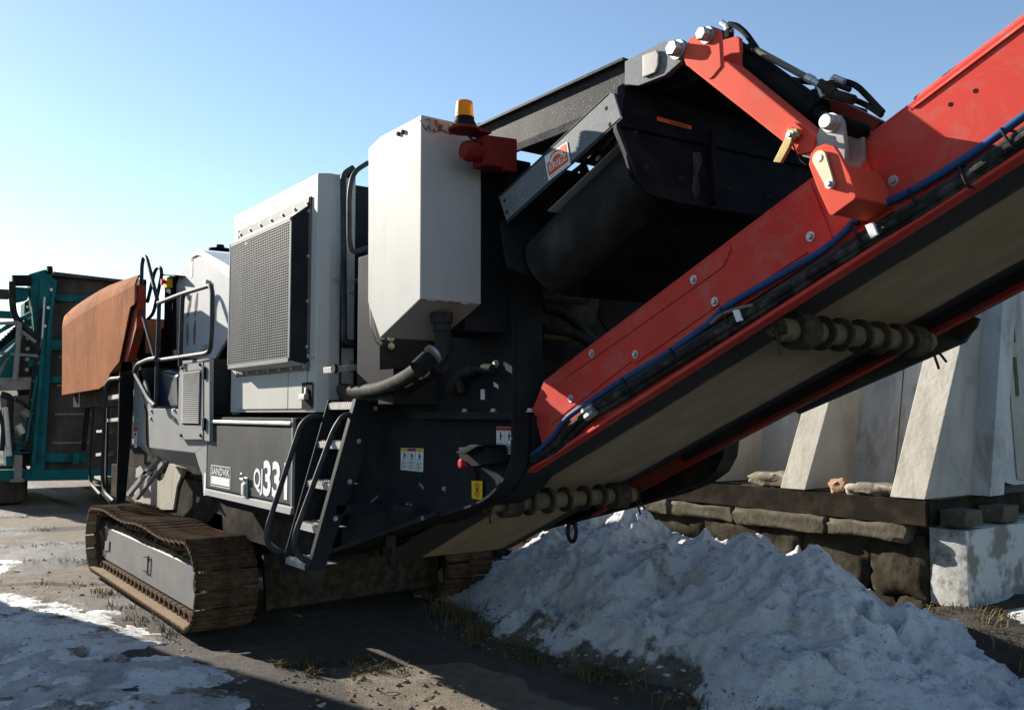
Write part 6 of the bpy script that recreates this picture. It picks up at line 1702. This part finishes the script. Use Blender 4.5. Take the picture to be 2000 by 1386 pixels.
P('hopper_back', MB().box(-13.05, -12.95, 2.2, 4.2, 1.9, 2.95, 0.01), rust_plate, hp_)
P('hopper_far_side', MB().box(-13.0, -11.0, 4.3, 4.34, 1.9, 3.0, 0.01), rust_plate, hp_)
P('hopper_frame', MB().prism([(-10.853, 2.4, 2.231), (-10.249, 2.4, 2.236), (-10.213, 2.4, 1.906), (-10.811, 2.4, 1.873)], (0, 0.06, 0), 0.004).prism([(-10.708, 2.25, 2.055), (-10.208, 2.25, 2.093), (-10.197, 2.25, 2), (-10.7, 2.25, 1.998)], (0, 0.06, 0), 0.003), black_paint, hp_)

# ------------------------------------------------------------------ front ladder
fl = P('front_ladder', MB().prism([(-9.75, 2.149, 2.058), (-9.75, 2.287, 2.061), (-9.75, 2.287, 1.686), (-9.75, 2.241, 0.783), (-9.75, 2.15, 0.737), (-9.75, 2.153, 1.376)], (-0.03, 0, 0), 0.004), black_paint)
P('handrail', MB().tube(fillet([(-9.658, 2.14, 2.003), (-10.133, 2.14, 2.007), (-10.342, 2.14, 1.948), (-10.387, 2.14, 0.983), (-10.22, 2.14, 0.822), (-9.819, 2.14, 0.768)], 0.15, 6), 0.019, 10), tube_dark, fl)
P('handrail', MB().tube(fillet([(-11.009, 2.32, 2.02), (-11.598, 2.32, 2.007), (-11.813, 2.32, 1.908), (-11.971, 2.32, 0.949), (-11.832, 2.32, 0.803), (-11.314, 2.32, 0.718)], 0.15, 6), 0.019, 10), tube_dark, fl)
for pts in ([(-10.325, 2.17, 1.834), (-9.818, 2.17, 1.847), (-9.813, 2.17, 1.805), (-10.319, 2.17, 1.79)], [(-10.366, 2.17, 1.589), (-9.856, 2.17, 1.607), (-9.852, 2.17, 1.571), (-10.362, 2.17, 1.557)], [(-11.534, 2.3, 1.451), (-11.181, 2.3, 1.462), (-11.177, 2.3, 1.433), (-11.53, 2.3, 1.421)], [(-11.525, 2.3, 1.181), (-11.174, 2.3, 1.205), (-11.169, 2.3, 1.171), (-11.52, 2.3, 1.146)], [(-11.573, 2.3, 0.916), (-11.19, 2.3, 0.926), (-11.184, 2.3, 0.885), (-11.569, 2.3, 0.886)]):
    P('tread', MB().prism(pts, (0, 0.12, 0), 0.002), tread_steel, fl)
P('stringer', MB().prism([(-11.194, 2.3, 1.972), (-11.012, 2.3, 1.979), (-10.96, 2.3, 0.773), (-10.693, 2.3, 0.653), (-11.164, 2.3, 0.73)], (0, 0.02, 0)), black_paint, fl)

# ================================================================== the teal screening machine behind
TX = -18.0
scr = thing('screening_machine', (-19.5, 3.0, 0), 'teal screening machine with folded conveyors parked behind the rust hopper', 'screening machine')


def T(name, mb, m, parent=None):
    return mb.build(name, m, scr if parent is None else parent)


def tx(pts, X0, d):
    return MB().prism(pts, (-d, 0, 0), 0.008)


fr = T('main_frame', tx([(-18, 2.581, 4.045), (-18, 2.829, 4.066), (-18, 2.751, 0.532), (-18, 2.556, 0.54)], 0, 0.25), teal)
T('head_plate', tx([(-18.05, 2.414, 4.128), (-18.05, 2.665, 4.235), (-18.05, 2.8, 4.173), (-18.05, 2.742, 3.879), (-18.05, 2.697, 3.181), (-18.05, 2.516, 3.171), (-18.05, 2.449, 3.763)], 0, 0.3), teal, fr)
T('tail_conveyor', tx([(-18.2, 2.842, 4.139), (-18.2, 4.076, 4.17), (-18.2, 4.117, 0.466), (-18.2, 2.765, 0.521)], 0, 0.2), teal_dark)
T('conveyor_roof', tx([(-18, 2.792, 4.203), (-18, 4.068, 4.155), (-18, 4.051, 4.105), (-18, 2.794, 4.129)], 0, 0.6), teal_dark)
T('cross_beam', tx([(-18.08, 2.816, 3.795), (-18.08, 3.467, 3.826), (-18.08, 3.453, 3.701), (-18.08, 2.887, 3.679)], 0, 0.1), teal, fr)
T('cross_beam', tx([(-18.08, 2.642, 2.95), (-18.08, 3.489, 3.008), (-18.08, 3.494, 2.828), (-18.08, 2.647, 2.775)], 0, 0.1), teal, fr)
T('cross_beam', tx([(-18.08, 2.547, 2.304), (-18.08, 3.507, 2.355), (-18.08, 3.511, 2.233), (-18.08, 2.55, 2.186)], 0, 0.1), teal, fr)
T('cross_beam', tx([(-18.08, 2.539, 0.942), (-18.08, 3.46, 0.928), (-18.08, 3.465, 0.76), (-18.08, 2.544, 0.789)], 0, 0.1), teal, fr)
T('lower_beam', tx([(-18.02, 1.986, 0.668), (-18.02, 4.073, 0.629), (-18.02, 4.078, 0.421), (-18.02, 1.992, 0.474)], 0, 0.3), teal)
T('side_strut', MB().tube([(-17.9, 2.655, 2.984), (-17.9, 2.567, 0.769)], 0.035, 10), teal, fr)
T('side_strut', MB().tube([(-17.85, 2.562, 2.306), (-17.85, 2.436, 1.175)], 0.02, 8), teal, fr)
T('edge_rod', MB().tube([(-17.9, 2.65, 3.717), (-17.9, 2.625, 2.618)], 0.02, 8), galv, fr)
T('motor', MB().cyl((-18, 2.146, 3.98), (-18, 2.435, 4.005), 0.10, n=16), black_paint, fr)
T('shaft_cap', MB().cyl((-18, 2.691, 4.221), (-18, 2.774, 4.229), 0.07, n=12), black_paint, fr)
T('big_hose', MB().tube(fillet([(-17.9, 2.135, 3.949), (-17.9, 2.146, 3.589), (-17.9, 2.185, 3.339), (-17.9, 2.35, 3.15), (-17.9, 2.515, 3.023), (-17.9, 2.574, 2.707)], 0.25, 6), 0.055, 12), rubber)
T('arm', tx([(-18.1, 2.209, 3.887), (-18.1, 2.452, 3.889), (-18.1, 2.41, 3.674), (-18.1, 2.218, 3.614)], 0, 0.3), teal, fr)
T('dark_arm', tx([(-18.1, 1.815, 3.828), (-18.1, 2.131, 3.835), (-18.1, 2.136, 3.681), (-18.1, 1.82, 3.675)], 0, 0.3), teal_dark, fr)
T('blue_arm', tx([(-18.4, 1.858, 3.481), (-18.4, 2.26, 3.48), (-18.4, 2.263, 3.369), (-18.4, 1.862, 3.362)], 0, 0.3), teal, fr)
T('screen_box', tx([(-18.5, 2.415, 3.668), (-18.5, 2.528, 3.77), (-18.5, 2.539, 2.318), (-18.5, 2.423, 2.315)], 0, 0.5), teal)
for k in range(7):
    z_ = k
    T('screen_bolt', MB().cyl(*[Vector((-18.45, 2.477, 3.574)) + Vector((0.0, 0, -0.19 * k)) + Vector(v) for v in ((0, 0, 0), (0.06, 0, 0))], 0.035, n=8), zinc)
T('walkway', tx([(-17.9, 1.884, 2.256), (-17.9, 2.505, 2.288), (-17.9, 2.512, 2.072), (-17.9, 1.891, 2.045)], 0, 0.7), grey_frame)
wr = T('walkway_rail', MB().tube([(-17.8, 1.843, 3.185), (-17.8, 2.255, 3.227)], 0.03, 8), grey_frame)
T('rail_post', MB().tube([(-17.8, 2.255, 3.227), (-17.8, 2.223, 2.225)], 0.045, 8), grey_frame, wr)
T('rail_bar', MB().tube([(-17.8, 1.859, 2.692), (-17.8, 2.561, 2.656)], 0.028, 8), grey_frame, wr)
T('diagonal', MB().tube([(-17.8, 1.868, 2.411), (-17.8, 2.22, 2.822)], 0.035, 8), teal, wr)
T('diagonal', MB().tube([(-17.8, 2.308, 3.068), (-17.8, 2.521, 2.899)], 0.03, 8), grey_frame, wr)
ct = T('chain_track', tx([(-18.6, 1.824, 2.716), (-18.6, 2.327, 3.203), (-18.6, 2.347, 3.063), (-18.6, 1.831, 2.487)], 0, 0.4), teal_dark)
for k in range(9):
    p_ = Vector((-18.55, 1.994, 2.72)) + (Vector((-18.55, 2.323, 3.124)) - Vector((-18.55, 1.994, 2.72))) * (k / 8)
    T('track_cleat', MB().box(p_.x, p_.x + 0.12, p_.y - 0.05, p_.y + 0.05, p_.z, p_.z + 0.13, 0.02), black_paint, ct)
T('side_panel', tx([(-18.4, 1.889, 2.508), (-18.4, 2.312, 2.863), (-18.4, 2.33, 2.264), (-18.4, 1.897, 2.254)], 0, 0.3), teal)
eng = T('engine', tx([(-18.3, 2.055, 1.938), (-18.3, 2.538, 1.989), (-18.3, 2.599, 1.07), (-18.3, 2.136, 0.9)], 0, 0.5), grey_frame)
T('engine_hose', MB().tube(fillet([(-17.95, 2.03, 1.977), (-17.95, 2.172, 1.934), (-17.95, 2.172, 1.444), (-17.95, 2.233, 0.999)], 0.2), 0.06, 10), rubber, eng)
T('ram', MB().cyl((-17.9, 2.093, 1.755), (-17.9, 2.182, 0.914), 0.05, n=12), galv, eng)
T('teal_block', tx([(-18, 2.127, 1.071), (-18, 2.363, 1.102), (-18, 2.373, 0.771), (-18, 2.153, 0.733)], 0, 0.3), teal, eng)
T('jack_leg', tx([(-17.9, 2.268, 0.929), (-17.9, 2.387, 0.926), (-17.9, 2.393, 0.481), (-17.9, 2.274, 0.487)], 0, 0.15), grey_frame)
T('jack_foot', tx([(-17.85, 2.22, 0.509), (-17.85, 2.425, 0.51), (-17.85, 2.426, 0.456), (-17.85, 2.222, 0.457)], 0, 0.25), grey_frame)
T('far_bracket', tx([(-17.95, 3.205, 0.939), (-17.95, 3.307, 0.936), (-17.95, 3.304, 0.743), (-17.95, 3.211, 0.737)], 0, 0.2), teal, fr)
T('hanging_ram', MB().tube([(-17.95, 3.439, 2.041), (-17.95, 3.374, 0.972)], 0.045, 10), black_paint)
for k in range(9):
    y0_, y1_ = 566 + k * 38, 566 + k * 38
    z_ = Vector((-17.98, 2.765, 3.864)).z - k * 0.33
    yy = Vector((-17.98, 2.765, 3.864)).y - k * 0.045
    T('frame_bolt', MB().cyl((-17.99, yy, z_), (-17.94, yy, z_), 0.03, n=8), zinc, fr)
for k in range(6):
    z_ = 3.7 - k * 0.52
    T('belt_seam', MB().box(-18.2, -18.17, 3.0 - k * 0.02, 3.55, z_, z_ + 0.03), grey_frame)
T('strut', MB().tube([(-17.95, 2.822, 4.032), (-17.95, 2.712, 2.715)], 0.03, 8), teal, fr)
T('strut', MB().tube([(-17.9, 3.178, 3.663), (-17.9, 3.048, 2.31)], 0.03, 8), teal_dark, fr)
T('strut', MB().tube([(-17.95, 1.865, 2.994), (-17.95, 2.446, 3.414)], 0.04, 8), teal, fr)
T('strut', MB().tube([(-17.95, 1.878, 2.594), (-17.95, 2.437, 3.159)], 0.03, 8), teal, fr)
T('strut', MB().tube([(-17.95, 1.893, 2.134), (-17.95, 2.373, 3.155)], 0.03, 8), grey_frame, fr)
for k in range(5):
    T('louvre', MB().box(-18.02, -17.97, 2.25, 2.52, 0.95 + k * 0.08, 0.98 + k * 0.08), teal, eng)
T('pump', MB().cyl((-17.95, 2.385, 1.711), (-17.95, 2.485, 1.604), 0.09, n=12), grey_frame, eng)
T('pump', MB().cyl((-17.95, 2.298, 1.443), (-17.95, 2.398, 1.308), 0.08, n=12), galv, eng)
T('engine_hose', MB().tube(fillet([(-17.9, 2.246, 1.889), (-17.9, 2.424, 1.801), (-17.9, 2.467, 1.442), (-17.9, 2.379, 1.175)], 0.2), 0.03, 8), rubber, eng)
T('engine_hose', MB().tube(fillet([(-17.9, 1.978, 1.71), (-17.9, 2.088, 1.445), (-17.9, 2.071, 1.005)], 0.2), 0.04, 8), rubber, eng)
T('hydraulic_line', MB().tube(fillet([(-17.9, 2.582, 3.529), (-17.9, 2.541, 2.706), (-17.9, 2.469, 1.891), (-17.9, 2.448, 0.995)], 0.3), 0.018, 6), rubber)
T('hydraulic_line', MB().tube(fillet([(-17.9, 2.614, 3.531), (-17.9, 2.582, 2.708), (-17.9, 2.517, 1.892), (-17.9, 2.496, 0.994)], 0.3), 0.018, 6), rubber)
T('bracket', tx([(-17.97, 2.505, 3.164), (-17.97, 2.718, 3.176), (-17.97, 2.707, 2.973), (-17.97, 2.495, 2.963)], 0, 0.1), teal, fr)
T('bracket', tx([(-17.97, 2.457, 2.616), (-17.97, 2.668, 2.623), (-17.97, 2.656, 2.477), (-17.97, 2.445, 2.47)], 0, 0.1), teal, fr)
T('crawler', MB().box(-24, -18.6, 1.9, 2.6, 0.0, 0.75, 0.15), teal_dark)
T('crawler', MB().box(-24, -18.6, 4.6, 5.3, 0.0, 0.75, 0.15), teal_dark)
T('hull', MB().box(-24.5, -18.45, 2.35, 4.9, 0.7, 3.2, 0.05), teal_dark)

# ================================================================== small things on the ground
def blades(name, spots, m, label, seed):
    r_ = random.Random(seed)
    vs, fs = [], []
    for (x, y, z, n, h, sp) in spots:
        for k in range(n):
            a_, rr = r_.uniform(0, 6.283), sp * math.sqrt(r_.random())
            bx_, by_ = x + rr * math.cos(a_), y + rr * math.sin(a_)
            hh = h * r_.uniform(0.4, 1.1)
            la, ll = r_.uniform(0, 6.283), hh * r_.uniform(0.4, 2.2)
            w = r_.uniform(0.0015, 0.004)
            wx, wy = -math.sin(la) * w, math.cos(la) * w
            mx_, my_ = bx_ + math.cos(la) * ll * 0.35, by_ + math.sin(la) * ll * 0.35
            ex_, ey_ = bx_ + math.cos(la) * ll, by_ + math.sin(la) * ll
            i = len(vs)
            vs += [(bx_ - wx, by_ - wy, z - 0.01), (bx_ + wx, by_ + wy, z - 0.01), (mx_ + wx, my_ + wy, z + hh * 0.65), (mx_ - wx, my_ - wy, z + hh * 0.65), (ex_, ey_, z + hh * r_.uniform(0.75, 1.0))]
            fs += [(i, i + 1, i + 2, i + 3), (i + 3, i + 2, i + 4)]
    me = bpy.data.meshes.new(name)
    me.from_pydata(vs, [], fs)
    me.materials.append(m)
    return tag(add(name, me), label, kind='stuff')


def gz(x, y):
    return float(ground_height(np.array([[x]]), np.array([[y]]))[0, 0])


r_ = random.Random(21)
spots = []
for k in range(26):      # the weedy edge of the lit strip
    x, y = r_.uniform(-5.8, -5.2), r_.uniform(2.55, 2.95)
    spots.append((x, y, gz(x, y), r_.randint(6, 16), r_.uniform(0.03, 0.07), 0.05))
for k in range(10):
    x, y = r_.uniform(-5.9, -5.5), r_.uniform(2.3, 2.5)
    spots.append((x, y, gz(x, y), r_.randint(14, 26), r_.uniform(0.04, 0.09), 0.05))
for k in range(70):      # along the foot of the snow
    x = r_.uniform(-6.6, -3.3)
    y = float(np.interp(x, base_x, base_y)) - r_.uniform(0.0, 0.35)
    spots.append((x, y, gz(x, y), r_.randint(8, 20), r_.uniform(0.04, 0.13), 0.08))
for k in range(60):      # slab joints behind
    jx = r_.choice((-9.9, -11.4, -12.9, -14.6, -16.6))
    y = r_.uniform(0.8, 2.6)
    x = jx + 0.25 * (y - 2) + r_.uniform(-0.1, 0.1)
    spots.append((x, y, gz(x, y), r_.randint(8, 20), r_.uniform(0.02, 0.06), 0.14))
for k in range(24):
    x = r_.uniform(-9.5, -7.0)
    y = 1.98 + r_.uniform(-0.12, 0.06)
    spots.append((x, y, gz(x, y), r_.randint(6, 16), r_.uniform(0.03, 0.08), 0.06))
for k in range(70):      # on the bank under the white block
    x, y = r_.uniform(-3.5, -2.2), r_.uniform(5.5, 6.3)
    spots.append((x, y, gz(x, y), r_.randint(6, 14), r_.uniform(0.03, 0.09), 0.09))
for k in range(16):      # round the far track
    x, y = r_.uniform(-6.7, -6.1), r_.uniform(3.7, 4.3)
    spots.append((x, y, gz(x, y), r_.randint(6, 12), r_.uniform(0.08, 0.30), 0.10))
blades('dry_grass', spots, grass_mat, 'dry yellow grass and weeds scattered over the yard', 5)
b = MB()
for k in range(620):
    if k < 300:
        x, y = r_.uniform(-5.6, -3.9), r_.uniform(2.2, 3.1)
    elif k < 450:
        x, y = r_.uniform(-12, -7), r_.uniform(0.9, 2.0)
    else:
        x = r_.uniform(-6.3, -3.0)
        y = float(np.interp(x, base_x, base_y)) + r_.uniform(-0.5, 0.1)
    s = 0.004 + 0.014 * r_.random() ** 3
    v = bmesh.ops.create_icosphere(b.bm, subdivisions=1, radius=s)['verts']
    c = Vector((x, y, gz(x, y) + s * 0.3))
    f_ = (r_.uniform(0.7, 1.6), r_.uniform(0.7, 1.6), r_.uniform(0.4, 0.9))
    for q in v:
        q.co = c + Vector((q.co.x * f_[0], q.co.y * f_[1], q.co.z * f_[2]))
tag(b.build('gravel', soil_lump, None, 60), 'loose pebbles and crumbs of soil on the yard', kind='stuff')
b = MB()
for k in range(5):
    x, y = (-4.95, -4.7, -5.2, -4.45, -5.0)[k], (2.62, 2.75, 2.85, 2.55, 2.45)[k]
    a_ = r_.uniform(0, 3)
    b.tube([(x, y, gz(x, y) + 0.006), (x + 0.05 * math.cos(a_), y + 0.05 * math.sin(a_), gz(x, y) + 0.012), (x + 0.10 * math.cos(a_ + 0.2), y + 0.10 * math.sin(a_ + 0.2), gz(x, y) + 0.006)], 0.004, 5)
tag(b.build('twigs', twig_mat), 'thin dry twigs lying on the bare strip', kind='stuff')
